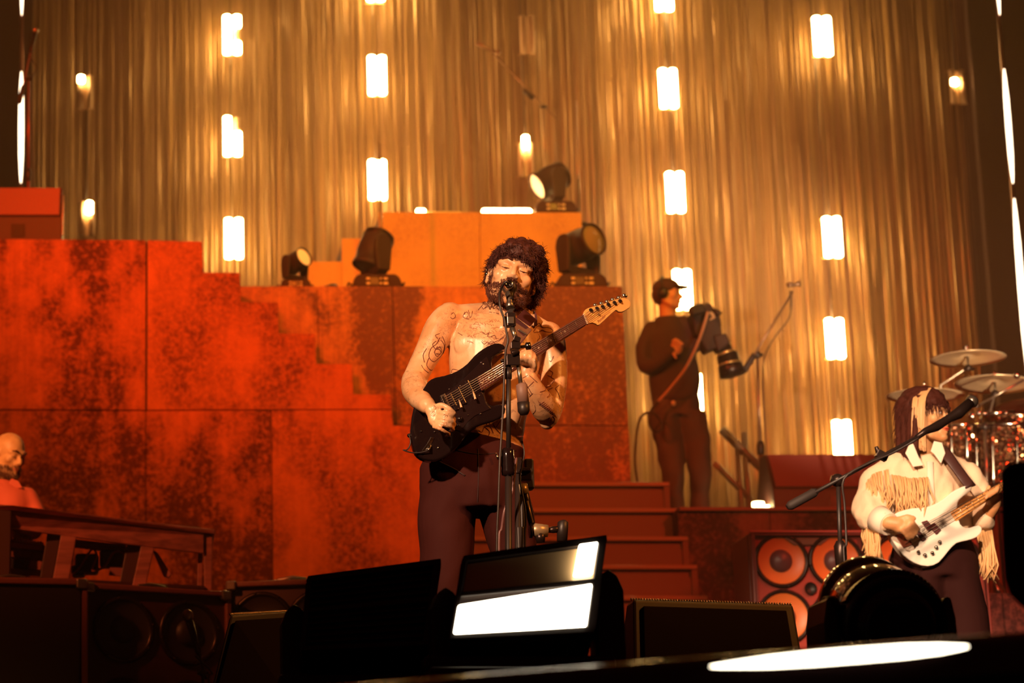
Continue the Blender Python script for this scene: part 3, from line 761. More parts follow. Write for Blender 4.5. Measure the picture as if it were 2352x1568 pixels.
part('lower_rail', WOOD, desk, lambda b: b.prism([P(170, 1238, Yk + .42), P(290, 1250, Yk + .42), P(290, 1272, Yk + .42), P(170, 1256, Yk + .42)], (0, .02, 0)))
kb = thing('keyboard', 'red bodied keyboard under the desk played by the red-shirted person', 'keyboard', P(60, 1250, Yk + .2))
part('body', mat('keyboard_red', (0.45, 0.07, 0.05), .4), kb, lambda b: b.prism([P(5, 1241, Yk + .15), P(106, 1252, Yk + .2), P(104, 1264, Yk + .2), P(5, 1254, Yk + .15)], (0, .28, 0)), .004)
def ivory(b):
    for k in range(14):
        x = 12 + k * 6.6; b.box(P(x, 1241 + k * .75, Yk + .20), (.012, .12, .010))
part('white_key', mat('ivory', (0.5, 0.3, 0.22), .35), kb, ivory)
def ebony(b):
    for k in range(13):
        if k % 7 in (2, 6): continue
        x = 15.3 + k * 6.6; b.box(P(x, 1239.4 + k * .75, Yk + .25), (.007, .07, .014))
part('black_key', BLACKG, kb, ebony)
am = thing('synthesizer', 'second keyboard on the desk shelf with a pale name panel', 'keyboard', P(60, 1290, Yk + .25))
part('body', mat('synth_body', (0.16, 0.05, 0.04), .5), am, lambda b: b.prism([P(0, 1256, Yk + .2), P(100, 1266, Yk + .22), P(96, 1310, Yk + .22), P(0, 1302, Yk + .2)], (0, .25, 0)), .004)
part('panel', MATS['synth_body'], am, lambda b: b.prism([P(8, 1258, Yk + .19), P(70, 1264, Yk + .2), P(69, 1281, Yk + .2), P(8, 1277, Yk + .19)], (0, .01, 0)))
part('lid', BLACK, am, lambda b: b.prism([P(8, 1281, Yk + .185), P(66, 1286, Yk + .195), P(62, 1308, Yk + .195), P(8, 1303, Yk + .185)], (0, .01, 0)))
def text3d(s, origin, xdir, ydir, size, m, parent, name='lettering', depth=.0015, shear=0.0):
    cu = bpy.data.curves.new('txt', 'FONT'); cu.body = s; cu.size = 1.0; cu.shear = shear
    o = bpy.data.objects.new('txt', cu); COL.objects.link(o)
    me = bpy.data.meshes.new_from_object(o.evaluated_get(bpy.context.evaluated_depsgraph_get()))
    bpy.data.objects.remove(o); bpy.data.curves.remove(cu)
    x = Vector(xdir).normalized(); y = Vector(ydir).normalized(); o_ = Vector(origin); n = x.cross(y)
    b = MB(); vs = [o_ + x * (v.co.x * size) + y * (v.co.y * size) + n * depth for v in me.vertices]
    b.add(vs, [tuple(p.vertices) for p in me.polygons]); bpy.data.meshes.remove(me)
    return b.build(name, m, parent)
text3d('ea', P(26, 1274, Yk + .186), (1, 0, -.06), (0, 0, 1), .055, mat('faded_letters', (0.32, 0.11, 0.08), .5), am)
ob = thing('effects_box', 'small dark gadgets and leads heaped on the desk shelf', 'equipment', P(230, 1320, Yk + .35))
part('case', BLACK, ob, lambda b: (b.box(P(200, 1296, Yk + .4), (.12, .12, .10)), b.box(P(258, 1284, Yk + .4), (.13, .1, .09)), b.box(P(180, 1312, Yk + .4), (.07, .1, .06))), .015)
part('lead', mat('red_lead', (0.4, 0.1, 0.07), .4), ob, lambda b: b.tube(smoothpts([P(x, y, Yk + .33) for x, y in ((165, 1322), (185, 1300), (210, 1262), (222, 1275), (212, 1310), (240, 1300), (262, 1268), (284, 1272), (280, 1300))], 6), .006, 6))
part('label_plate', mat('plate_red', (0.30, 0.09, 0.08), .5), ob, lambda b: b.prism([P(252, 1302, Yk + .32), P(281, 1304, Yk + .32), P(279, 1322, Yk + .32), P(250, 1320, Yk + .32)], (0, .02, 0)))
part('label_plate', MATS['plate_red'], am, lambda b: b.prism([P(70, 1286, Yk + .18), P(97, 1289, Yk + .18), P(93, 1308, Yk + .18), P(65, 1304, Yk + .18)], (0, .02, 0)))

# ================================================================ DRUM KIT
CYM = mat('cymbal_bronze', (0.95, 0.72, 0.45), 0.38, .55, bump=.05, bscale=200)
def cymbal(px, py, wpx, Y, tilt, label, roll=0.0, m=CYM, stand_z=1.32, arm=None):
    c = P(px, py, Y); r = wpx * M(Y, py) / 2
    root = thing('cymbal', label, 'cymbal', (c.x, c.y, c.z), 'cymbals of the drum kit')
    ax = Matrix.Rotation(tilt, 3, 'X') @ Matrix.Rotation(roll, 3, 'Y') @ Vector((0, 0, 1))
    part('plate', m, root, lambda b: b.lathe([(r, -.018), (r * .8, -.009), (r * .5, -.001), (r * .22, .004), (r * .19, .012), (r * .12, .024), (.008, .028), (.008, .024), (r * .12, .020), (r * .22, .0), (r * .5, -.005), (r * .8, -.013), (r, -.018)], c, ax, 40))
    part('wing_nut', CHROME, root, lambda b: (b.cyl(c + ax * .02, c + ax * .07, .006, .006, 8), b.ball(c + ax * .055, (.016, .006, .008), 8, 6)))
    bottom = Vector((c.x + (arm or 0), c.y + .12, stand_z))
    part('stand', STEEL, root, lambda b: b.tube([c - ax * .005, c - ax * .07, Vector((bottom.x, bottom.y, c.z - .16)), bottom], [.007, .009, .011, .012], 8))
    part('tilter', BLACKM, root, lambda b: (b.ball(c - ax * .075, .022, 10, 8), b.cyl(c - ax * .085 + Vector((-.03, -.01, 0)), c - ax * .085 + Vector((.03, -.01, 0)), .010, .010, 8)))
    return root
cymbal(2222, 817, 170, 14.6, R(-1), 'highest white-lit cymbal standing alone above the bass player', arm=-.14)
cymbal(2124, 902, 172, 14.3, R(0), 'white-lit cymbal directly above the bass player head', roll=R(2), arm=.09)
cymbal(2285, 876, 178, 14.8, R(-2), 'wide bronze cymbal right of the bass player, below the highest one', roll=R(4))
cymbal(2372, 926, 170, 15.1, R(-2), 'dark bronze cymbal cut by the right frame edge', m=mat('cymbal_dark', (0.5, 0.25, 0.12), .35, 1.0))
def spark_mat():
    m = bpy.data.materials.new('sparkle_finish'); m.use_nodes = True; nt = m.node_tree; b = nt.nodes['Principled BSDF']
    b.inputs['Metallic'].default_value = .9; b.inputs['Roughness'].default_value = .22
    tc = nt.nodes.new('ShaderNodeTexCoord'); v = nt.nodes.new('ShaderNodeTexVoronoi'); v.inputs['Scale'].default_value = 75
    nt.links.new(tc.outputs['Object'], v.inputs['Vector'])
    cr = nt.nodes.new('ShaderNodeValToRGB'); cr.color_ramp.elements[0].color = (.9, .5, .25, 1); cr.color_ramp.elements[1].color = (.18, .07, .04, 1); cr.color_ramp.elements[1].position = .6
    sp = nt.nodes.new('ShaderNodeSeparateColor'); nt.links.new(v.outputs['Color'], sp.inputs[0]); nt.links.new(sp.outputs[0], cr.inputs[0]); nt.links.new(cr.outputs[0], b.inputs['Base Color'])
    # tilted flakes
    vm = nt.nodes.new('ShaderNodeVectorMath'); vm.operation = 'SUBTRACT'; vm.inputs[1].default_value = (.5, .5, .5)
    nt.links.new(v.outputs['Color'], vm.inputs[0])
    sc_ = nt.nodes.new('ShaderNodeVectorMath'); sc_.operation = 'SCALE'; sc_.inputs['Scale'].default_value = 1.3; nt.links.new(vm.outputs[0], sc_.inputs[0])
    ge = nt.nodes.new('ShaderNodeNewGeometry'); ad = nt.nodes.new('ShaderNodeVectorMath'); nt.links.new(ge.outputs['Normal'], ad.inputs[0]); nt.links.new(sc_.outputs[0], ad.inputs[1])
    nm = nt.nodes.new('ShaderNodeVectorMath'); nm.operation = 'NORMALIZE'; nt.links.new(ad.outputs[0], nm.inputs[0]); nt.links.new(nm.outputs[0], b.inputs['Normal'])
    return m
SPK = spark_mat()
def drum(px, py, wpx, hpx, Y, label, ax=(0, -.15, 1), to=1.32, n_lug=8):
    c = P(px, py, Y); r = wpx * M(Y, py) / 2; h = hpx * M(Y, py); a = Vector(ax).normalized()
    root = thing('drum', label, 'drum', (c.x, c.y, c.z - h / 2), 'sparkling drums of the kit')
    sh = part('shell', SPK, root, lambda b: b.lathe([(r * .97, -h / 2), (r * .97, h / 2)], c, a, 32))
    for s_ in (-1, 1):
        part('hoop', CHROME, root, lambda b: b.lathe([(r * .97, (s_ * .5 - .04) * h), (r * 1.03, (s_ * .5 - .04) * h), (r * 1.03, (s_ * .5 + .02) * h), (r * .97, (s_ * .5 + .02) * h)], c, a, 32))
        part('drum_skin', mat('drum_skin', (.5, .35, .25), .4), root, lambda b: b.lathe([(r * .97, s_ * .5 * h), (0, s_ * .5 * h + .001)], c, a, 32))
    x = a.orthogonal().normalized(); y = a.cross(x)
    for q in range(n_lug):
        t = 2 * PI * q / n_lug; e = x * math.cos(t) + y * math.sin(t)
        part('lug', CHROME, sh, lambda b: b.tube([c + e * r * 1.03 - a * h * .46, c + e * r * 1.04 - a * h * .2, c + e * r * 1.04 + a * h * .2, c + e * r * 1.03 + a * h * .46], [.005, .011, .011, .005], 8))
    part('leg', STEEL, root, lambda b: [b.cyl(c + Vector((sx * r * .9, .02, -h * .3)), (c.x + sx * r * 1.0, c.y + .02, to), .009, .009, 8) for sx in (-1, 1)])
    return root
drum(2206, 1028, 84, 105, 14.55, 'smaller sparkling drum just behind the bass player shoulder')
drum(2312, 1062, 132, 176, 14.45, 'largest sparkling drum at the right edge of the kit')
drum(2330, 968, 150, 26, 15.0, 'shallow drum above the largest one at the frame edge')
mb = mic_stand((P(2262, 1200, 14.1).x, 14.1, 1.32), P(2262, 980, 14.1), (P(2240, 935, 14.1), P(2352, 872, 14.0)), 'chrome stand with boom leaning to the right among the drums', r=.010, color=STEEL, cable=False, weight=False, tri=.15, mic=False)
for x, y, rr in ((2232, 912, .022), (2242, 930, .02), (2248, 948, .018), (2232, 955, .022), (2262, 950, .014), (2310, 948, .014), (2335, 862, .02), (2250, 1085, .016)):
    part('joint', CHROME, mb, lambda b: b.ball(P(x, y, 14.05), rr, 10, 8))
part('side_arm', CHROME, mb, lambda b: b.cyl(P(2262, 950, 14.05), P(2330, 945, 14.05), .010, .010, 8))

# ================================================================ FOREGROUND
def strobe(label, corners, Y, rx, lit, yoke_side=True, lean=.10):
    """corners: TL,TR,BR,BL pixels of the front face"""
    TL, TR, BR, BL = [P(x, y, Y + dy) for (x, y), dy in zip(corners, (lean, lean, 0, 0))]
    ux = (BR - BL); uy = (TL - BL); n = ux.cross(uy).normalized()
    if n.y > 0: n = -n
    def W(u, v, d=0): return BL.lerp(BR, u).lerp(TL.lerp(TR, u), v) + n * d
    cx = (BL + BR) / 2
    root = thing('strobe_light', label, 'stage light', (cx.x, Y + .1, 0), 'strobe lights on the stage edge')
    hd = part('head', BLACK, root, lambda b: b.prism([W(0, 0), W(1, 0), W(1, 1), W(0, 1)], -n * .16), .012)
    def frame(b):
        for a in ((0, 1, 0, .05), (0, 1, .93, 1), (0, .035, .05, .93), (.945, 1, .05, .93), (.03, .96, .50, .56)):
            b.prism([W(a[0], a[2], .0), W(a[1], a[2], .0), W(a[1], a[3], .0), W(a[0], a[3], .0)], n * .018)
    part('bezel', BLACK, root, frame, .003)
    # sills
    def fins(b):
        for k in range(9):
            v = .60 + k * .035; b.prism([W(.05, v, .001), W(.94, v, .001), W(.94, v + .012, .001), W(.05, v + .012, .001)], n * .008)
    if not lit:
        part('louvre', BLACKM, root, lambda b: [b.prism([W(.05, v, .001), W(.94, v, .001), W(.94, v + .02, .001), W(.05, v + .02, .001)], n * .010) for v in (.12, .2, .28, .36, .44, .62, .70, .78, .86)])
    else:
        part('reflector', mat('reflector', (0.55, 0.36, 0.18), 0.35, .3), root, lambda b: b.prism([W(.04, .57, .003), W(.945, .57, .003), W(.945, .92, .003), W(.04, .92, .003)], n * .002))
        part('tube_panel', STROBE_GLINT, root, lambda b: b.prism([W(.02, .06, .012), W(.945, .06, .012), W(.945, .50, .012), W(.02, .40, .012)], n * .012), .006)
        part('lit_cell', STROBE_GLINT, root, lambda b: b.prism([W(.80, .585, .014), W(.935, .585, .014), W(.945, .93, .014), W(.81, .93, .014)], n * .010), .006)
    for sx, u in ((-1, -.075), (1, 1.06)):
        top_ = W(u, .62, -.08)
        def arm(b):
            bx = top_.x; w_ = .035
            b.prism([Vector((bx - w_, top_.y - .05, z)) if False else Vector((bx + dx, top_.y - .05 + dyy, z)) for dx, dyy, z in ((-w_, 0, .08), (w_, 0, .08), (w_, 0, top_.z), (w_ * .6, 0, top_.z + .035), (0, 0, top_.z + .05), (-w_ * .6, 0, top_.z + .035), (-w_, 0, top_.z))], (0, .10, 0))
        part('yoke_arm', BLACK, root, arm, .006)
        part('tilt_knob', BLACKM, root, lambda b: b.cyl(W(u, .62, -.08) - Vector((sx * .045, 0, 0)), W(u, .62, -.08) - Vector((sx * .01, 0, 0)), .03, .03, 16))
    a = W(-.075, 0, -.08); c = W(1.06, 0, -.08)
    part('base', BLACK, root, lambda b: (b.span((a.x - .03, a.y - .14, 0), (c.x + .035, a.y + .14, .085)), b.span((a.x - .03, a.y - .05, .085), (c.x + .035, a.y + .05, .12))), .01)
    return root
strobe('lit white strobe panel glowing at the bottom centre of the stage edge', [(1063, 1284), (1392, 1236), (1362, 1462), (1030, 1478)], 5.75, 0, True)
strobe('unlit black strobe panel left of the lit one', [(706, 1330), (1012, 1290), (985, 1490), (690, 1502)], 6.2, 0, False)

def back_wedge(label, pts_top, x0b, x1b, Y, depth=.42):
    """floor monitor seen from its tall back; pts_top left and right pixels"""
    (xl, yl), (xr, yr) = pts_top
    TLp = P(xl, yl, Y); TRp = P(xr, yr, Y + .12)
    BLp = P(x0b, 1568, Y); BRp = P(x1b, 1568, Y + .12)
    kl = (TLp.z) / (TLp.z - BLp.z); kr = TRp.z / (TRp.z - BRp.z)
    bl = Vector((TLp.x + (BLp.x - TLp.x) * kl, Y - .06, 0)); br = Vector((TRp.x + (BRp.x - TRp.x) * kr, Y + .06, 0))
    root = thing('wedge_monitor', label, 'speaker', ((bl + br) / 2), 'dark wedge monitors in front of the singer')
    part('cabinet', BLACK, root, lambda b: b.prism([bl, br, TRp, TLp], (0, .0, 0)) if False else b.add(
        [bl, br, TRp, TLp, bl + Vector((0, depth, 0)), br + Vector((0, depth, 0)), TRp + Vector((0, .10, -.0)), TLp + Vector((0, .10, -.0))],
        [(0, 1, 2, 3), (4, 7, 6, 5), (0, 4, 5, 1), (1, 5, 6, 2), (2, 6, 7, 3), (3, 7, 4, 0)]), .008)
    n = Vector((0, -.012, 0))
    part('rear_panel', mat('rear_panel', (0.008, 0.003, 0.003), .8, spec=.1), root, lambda b: b.prism([bl.lerp(TRp, .06), br.lerp(TLp, .06), TRp.lerp(bl, .05), TLp.lerp(br, .05)], n), .003)
    part('grille_edge', STEEL, root, lambda b: [b.ball(TLp.lerp(TRp, t / 60) + Vector((0, .03, .004)), (.0035, .0035, .005), 6, 4) for t in range(61)])
    return root
back_wedge('black wedge monitor at lower left of the strobes, seen from behind', ((530, 1411), (694, 1402)), 490, 716, 7.0)
back_wedge('long black wedge monitor right of the lit strobe, seen from behind', ((1455, 1376), (1822, 1388)), 1452, 1846, 6.9)

# big moving head, foreground right
def big_head():
    Y = 5.9; c = P(2020, 1408, Y); m = M(Y, 1400)
    root = thing('moving_light', 'large black moving head lamp close up in front of the bass player', 'stage light', (c.x, Y, 0))
    r = 112 * m
    d = Vector((0, -.35, .94)).normalized()
    ax = Vector((0, .94, .34)).normalized()
    hd = part('head', BLACKG, root, lambda b: (b.lathe([(0, -.16), (r * .7, -.16), (r * .93, -.13), (r, -.06), (r, .02), (r * .95, .04), (r * .95, .07), (r * .99, .08), (r * .99, .12), (r * .85, .16), (0, .17)], c + Vector((0, 0, -.0)), ax, 48),
        b.box(c + Vector((0, 0, -.07)), (r * 1.7, .24, .16))), .004)
    def ribs(b):
        for k in range(25):
            t = R(25 + k * 5.4)
            for rr in (1.0,):
                e = Vector((math.cos(t), 0, 0)) + Vector((0, -.34, .94)) * math.sin(t)
                b.box(c + e * r * 1.0 + ax * -.085, (.010, .04, .012), Matrix.Rotation(-t + PI / 2, 3, 'Y'))
    part('vent_rib', BLACKM, hd, ribs)
    q = MB(); q.lathe([(r * .62, -.165), (r * .66, -.172), (r * .70, -.165)], c, ax, 40); q.lathe([(r * .94, -.135), (r * .99, -.15), (r * 1.02, -.12), (r * 1.0, -.10)], c, ax, 48)
    q.build('ring', BLACK, hd)
    for sx in (-1, 1):
        x = c.x + sx * 132 * m
        part('yoke_arm', BLACK, root, lambda b: b.prism([Vector((x + dx * m, Y - .09, z)) for dx, z in ((-20, .08), (20, .08), (16, c.z - .02), (8, c.z + .03), (-8, c.z + .03), (-18, c.z - .03))], (0, .18, 0)), .012)
        part('tilt_cap', BLACKM, root, lambda b: b.cyl((x - sx * 5 * m, Y, c.z - .005), (x - sx * 42 * m, Y, c.z - .005), .045, .05, 20))
    part('base', BLACK, root, lambda b: b.span((c.x - 150 * m, Y - .17, 0), (c.x + 150 * m, Y + .17, .085)), .02)
big_head()
# rail across the bottom with its highlight added as a glowing shape
def rail_fg():
    a = P(1040, 1622, 3.3); b_ = P(2460, 1514, 3.1)
    a2 = a + (a - b_) * 1.2; b2 = b_ + (b_ - a) * .4
    root = thing('barrier_rail', 'blurred black rail with a painted glowing highlight along the bottom edge', 'rail', ((a + b_) / 2 + Vector((0, 0, -.1))))
    part('beam', BLACKG, root, lambda b: b.tube([a2, b2], .040, 20))
    lo = Vector((0, .0, -.14))
    part('lower_beam', BLACK, root, lambda b: b.tube([a2 + lo, b2 + lo], .035, 12))
    for t in (.05, .55, .98):
        q = a2.lerp(b2, t); part('post', BLACK, root, lambda b: b.cyl(q, (q.x, q.y, -1.9), .025, .025, 12))
    # painted reflection lies on the near upper side
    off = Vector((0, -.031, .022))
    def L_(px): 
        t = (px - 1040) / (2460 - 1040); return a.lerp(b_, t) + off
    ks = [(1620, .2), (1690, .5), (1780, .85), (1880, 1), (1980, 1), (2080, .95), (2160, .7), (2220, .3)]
    part('painted_glint', STROBE_GLINT, root, lambda b: b.tube([L_(x) for x, _ in ks], [.0105 * k for _, k in ks], 14))
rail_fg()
def fg_lamp():
    Y = 3.8; c = P(2420, 1230, Y); m = M(Y, 1230)
    root = thing('hooded_lamp', 'out of focus black lamp head at the far right edge', 'stage light', (c.x, Y, -1.9))
    pts = [(2298, 1085), (2303, 1070), (2318, 1062), (2345, 1058), (2560, 1050), (2570, 1440), (2400, 1432), (2345, 1392), (2318, 1365), (2306, 1330), (2300, 1240)]
    part('hood', mat('flat_black', (0.006, 0.003, 0.003), .9), root, lambda b: b.prism([P(x, y, Y) for x, y in pts], (.095, .25, .035)), .012)
    part('yoke', BLACK, root, lambda b: b.prism([P(x, y, Y - .03) for x, y in ((2500, 1220), (2530, 1220), (2530, 1470), (2440, 1480), (2440, 1455), (2500, 1450))], (0, .03, 0)))
    part('pole', BLACK, root, lambda b: b.cyl(P(2460, 1462, Y), (P(2460, 1462, Y).x, Y, -1.9), .025, .03, 12))
    part('foot', BLACK, root, lambda b: b.lathe([(.25, 0), (.25, .02), (.03, .05)], Vector((P(2460, 1462, Y).x, Y, -1.9)), (0, 0, 1), 20))
fg_lamp()

# ================================================================ PEOPLE
def skin_mat(name, col, deep, rough=0.42):
    m = bpy.data.materials.new(name); m.use_nodes = True
    nt = m.node_tree; b = nt.nodes['Principled BSDF']
    b.inputs['Roughness'].default_value = rough
    b.inputs['Specular IOR Level'].default_value = 0.5
    b.inputs['Subsurface Weight'].default_value = 0.0
    tc = nt.nodes.new('ShaderNodeTexCoord')
    n = nt.nodes.new('ShaderNodeTexNoise'); n.inputs['Scale'].default_value = 14; n.inputs['Detail'].default_value = 5
    nt.links.new(tc.outputs['Object'], n.inputs['Vector'])
    cr = nt.nodes.new('ShaderNodeValToRGB')
    cr.color_ramp.elements[0].position = .36; cr.color_ramp.elements[0].color = (*deep, 1)
    cr.color_ramp.elements[1].position = .60; cr.color_ramp.elements[1].color = (*col, 1)
    nt.links.new(n.outputs[0], cr.inputs[0]); nt.links.new(cr.outputs[0], b.inputs['Base Color'])
    n2 = nt.nodes.new('ShaderNodeTexNoise'); n2.inputs['Scale'].default_value = 90
    nt.links.new(tc.outputs['Object'], n2.inputs['Vector'])
    bp = nt.nodes.new('ShaderNodeBump'); bp.inputs['Strength'].default_value = .12; bp.inputs['Distance'].default_value = .004
    nt.links.new(n2.outputs[0], bp.inputs['Height']); nt.links.new(bp.outputs[0], b.inputs['Normal'])
    return m
SKIN = skin_mat('skin', (0.80, 0.46, 0.24), (0.66, 0.31, 0.13), .36)
def add_ink(m):
    nt = m.node_tree; N = nt.nodes; L = nt.links; b = N['Principled BSDF']
    src = b.inputs['Base Color'].links[0].from_socket
    tc = N.new('ShaderNodeTexCoord')
    def nz(s, d, dist=0.0):
        n = N.new('ShaderNodeTexNoise'); n.inputs['Scale'].default_value = s; n.inputs['Detail'].default_value = d; n.inputs['Distortion'].default_value = dist
        L.new(tc.outputs['Object'], n.inputs['Vector']); return n.outputs[0]
    def mth(op, a, c):
        q = N.new('ShaderNodeMath'); q.operation = op
        for i, x in enumerate((a, c)):
            if isinstance(x, (int, float)): q.inputs[i].default_value = x
            else: L.new(x, q.inputs[i])
        return q.outputs[0]
    ln = mth('LESS_THAN', mth('ABSOLUTE', mth('SUBTRACT', nz(26, 1.5, 1.2), .5), 0), .010)
    l2 = mth('LESS_THAN', mth('ABSOLUTE', mth('SUBTRACT', nz(60, 1, .8), .47), 0), .020)
    mask = mth('GREATER_THAN', nz(7, 2), .50); m2 = mth('GREATER_THAN', nz(9.5, 2, .5), .57)
    sx = N.new('ShaderNodeSeparateXYZ'); L.new(tc.outputs['Object'], sx.inputs[0])
    low = mth('LESS_THAN', sx.outputs[2], 1.47)
    a = mth('MULTIPLY', mth('ADD', mth('MULTIPLY', ln, mask), mth('MULTIPLY', l2, m2)), .42)
    a = mth('MULTIPLY', a, low)
    mx = N.new('ShaderNodeMix'); mx.data_type = 'RGBA'; mx.inputs[7].default_value = (0.20, 0.07, 0.04, 1)
    L.new(src, mx.inputs[6]); L.new(a, mx.inputs[0]); L.new(mx.outputs[2], b.inputs['Base Color'])
add_ink(SKIN)
SKIN2 = skin_mat('skin_plain', (0.74, 0.38, 0.17), (0.62, 0.28, 0.11), .5)
HAIR = mat('dark_hair', (0.070, 0.018, 0.011), 0.62, spec=.3)
BEARD = mat('beard_hair', (0.13, 0.034, 0.014), 0.55)
INK = mat('tattoo_ink', (0.17, 0.05, 0.035), 0.9, spec=.05)
INKL = mat('tattoo_ink_faded', (0.40, 0.16, 0.08), 0.9, spec=.05)

def T_of(c, yaw=0, pitch=0, roll=0, s=1.0):
    """head frame: x to the viewer's right, face towards -y, z up. yaw>0 turns face to viewer right, pitch>0 tips back, roll>0 tips crown to viewer right"""
    return Matrix.Translation(Vector(c)) @ Matrix.Rotation(roll, 4, 'Y') @ Matrix.Rotation(yaw, 4, 'Z') @ Matrix.Rotation(-pitch, 4, 'X') @ Matrix.Scale(s, 4)
def add_head(b, T, jaw=1.0, mouth_open=0.0, ears=True):
    def t(x, y, z): return T @ Vector((x, y, z))
    R3 = T.to_3x3()
    def ball(c, r, n=16, m=12): b.ball(t(*c), r if isinstance(r, (tuple, list)) else (r, r, r), n, m, R3)
    ball((0, .015, .028), (.076, .097, .088), 28, 20)
    ball((0, -.018, -.028), (.064 * jaw, .070, .078), 24, 16)
    s = R3.to_scale()[0]
    b.limb([t(-.054 * jaw, .012, -.055), t(-.040 * jaw, -.040, -.088), t(0, -.070, -.100), t(.040 * jaw, -.040, -.088), t(.054 * jaw, .012, -.055)], [.020 * s, .021 * s, .023 * s, .021 * s, .020 * s], 12)
    for sx in (-1, 1):
        ball((sx * .043, -.056, -.024), .0225)
        ball((sx * .031, -.0745, -.001), (.0165, .0125, .0125))
        ball((sx * .0115, -.099, -.036), (.0105, .012, .0085))
        if ears:
            ball((sx * .079, .012, -.006), (.0085, .021, .032))
            ball((sx * .079, .006, -.030), (.008, .012, .012))
    b.limb([t(-.050, -.064, .018), t(-.024, -.083, .023), t(0, -.085, .018), t(.024, -.083, .023), t(.050, -.064, .018)], [.011 * s, .0115 * s, .010 * s, .0115 * s, .011 * s], 12)
    b.tube([t(0, -.080, .020), t(0, -.094, -.004), t(0, -.107, -.024), t(0, -.112, -.032), t(0, -.102, -.040)], [.008 * s, .0085 * s, .0110 * s, .0115 * s, .008 * s], 12)
    ball((0, -.084, -.052), (.022, .012, .010))
    zo = mouth_open
    b.limb([t(-.024, -.078, -.064), t(0, -.091, -.0605), t(.024, -.078, -.064)], [.0055 * s, .0075 * s, .0055 * s], 10)
    b.limb([t(-.021, -.077, -.0715 - zo), t(0, -.089, -.075 - zo), t(.021, -.077, -.0715 - zo)], [.006 * s, .0085 * s, .006 * s], 10)
    ball((0, -.078, -.101), (.020, .016, .016))
def face_bits(root_skin, T, brow_m, closed=True, mouth=(0.30, 0.06, 0.03), brow_r=.0042):
    def t(x, y, z): return T @ Vector((x, y, z))
    s = T.to_3x3().to_scale()[0]
    for sx in (-1, 1):
        part('eyebrow', brow_m, root_skin, lambda b: b.tube([t(sx * .014, -.0945, .0235), t(sx * .032, -.0955, .030), t(sx * .050, -.079, .025)], [brow_r * s, brow_r * 1.15 * s, brow_r * .5 * s], 8))
        if closed:
            part('eyelid_line', brow_m, root_skin, lambda b: b.tube([t(sx * .0175, -.0835, -.003), t(sx * .030, -.0885, -.0065), t(sx * .044, -.081, -.003)], [.0009 * s, .0018 * s, .0009 * s], 6))
        else:
            e = part('eye', mat('eye_white', (.75, .6, .5), .25), root_skin, lambda b: b.ball(t(sx * .031, -.0795, -.001), (.012 * s, .009 * s, .0065 * s), 12, 8, T.to_3x3().normalized()))
            part('iris', mat('iris', (.05, .02, .01), .2), e, lambda b: b.ball(t(sx * .031, -.0865, -.001), .0048 * s, 10, 8))
            part('eyelash', brow_m, root_skin, lambda b: b.tube([t(sx * .0175, -.0835, .002), t(sx * .031, -.090, .0065), t(sx * .045, -.081, .003)], [.001 * s, .002 * s, .001 * s], 6))
    part('lips', mat('lips_%02d' % int(mouth[0] * 100), mouth, .4), root_skin, lambda b: (b.tube([t(-.023, -.0835, -.0655), t(-.008, -.0965, -.0625), t(0, -.0975, -.0635), t(.008, -.0965, -.0625), t(.023, -.0835, -.0655)], [.0012 * s, .0042 * s, .0038 * s, .0042 * s, .0012 * s], 8),
        b.tube([t(-.021, -.083, -.069), t(0, -.0955, -.0715), t(.021, -.083, -.069)], [.0012 * s, .0050 * s, .0012 * s], 8)))

def strands(b, starts, rnd, length, r, curl, grav, seg=5):
    """starts: list of (point, outward direction)"""
    for p, d in starts:
        L = length * rnd.uniform(.6, 1.2); p = Vector(p); d = Vector(d).normalized(); pts = [p.copy()]
        ax = Vector((rnd.gauss(0, 1), rnd.gauss(0, 1), rnd.gauss(0, 1))).normalized(); cu = curl * rnd.uniform(-1, 1)
        for k in range(seg):
            d = (Matrix.Rotation(cu, 3, ax) @ d + grav * .35 * (k + 1) / seg).normalized()
            p = p + d * (L / seg); pts.append(p.copy())
        b.tube(pts, [r * (1 - .75 * k / seg) for k in range(seg + 1)], 4, False)

def hair_mesh(name, m, parent, T, centres, rnd, n, length, r, curl, grav, voxel=.005, comb=None, out=.7):
    """centres: lumps (local x,y,z,r) forming the mass; strands start on it"""
    R3 = T.to_3x3(); s = R3.to_scale()[0]
    B = Body()
    for x, y, z, q in centres: B.ball(T @ Vector((x, y, z)), q * s, 12, 8)
    base = B.solid(name, m, parent, voxel, 2)
    me = base.data; off = world_loc(base)
    vs = [v.co + off for v in me.vertices]; ns = [v.normal.copy() for v in me.vertices]
    S = MB(); st_ = []
    for _ in range(n):
        i = rnd.randrange(len(vs)); d = ns[i] * out + Vector((rnd.gauss(0, .35), rnd.gauss(0, .35), rnd.gauss(0, .35)))
        if comb: d += comb(vs[i])
        st_.append((vs[i] - ns[i] * .003, d))
    strands(S, st_, rnd, length, r, curl, grav)
    bm = bmesh.new(); bm.from_mesh(me)
    me2 = bpy.data.meshes.new('s'); me2.from_pydata([tuple(v - off) for v in S.v], [], S.f); me2.polygons.foreach_set('use_smooth', [True] * len(me2.polygons))
    bm.from_mesh(me2); bm.to_mesh(me); bm.free(); bpy.data.meshes.remove(me2)
    return base

def finger(b, pts, r=.0088):
    n = len(pts); b.limb(smoothpts(pts, 3), [r * (1.08 - .25 * k / (3 * (n - 1))) for k in range(3 * (n - 1) + 1)], 10)

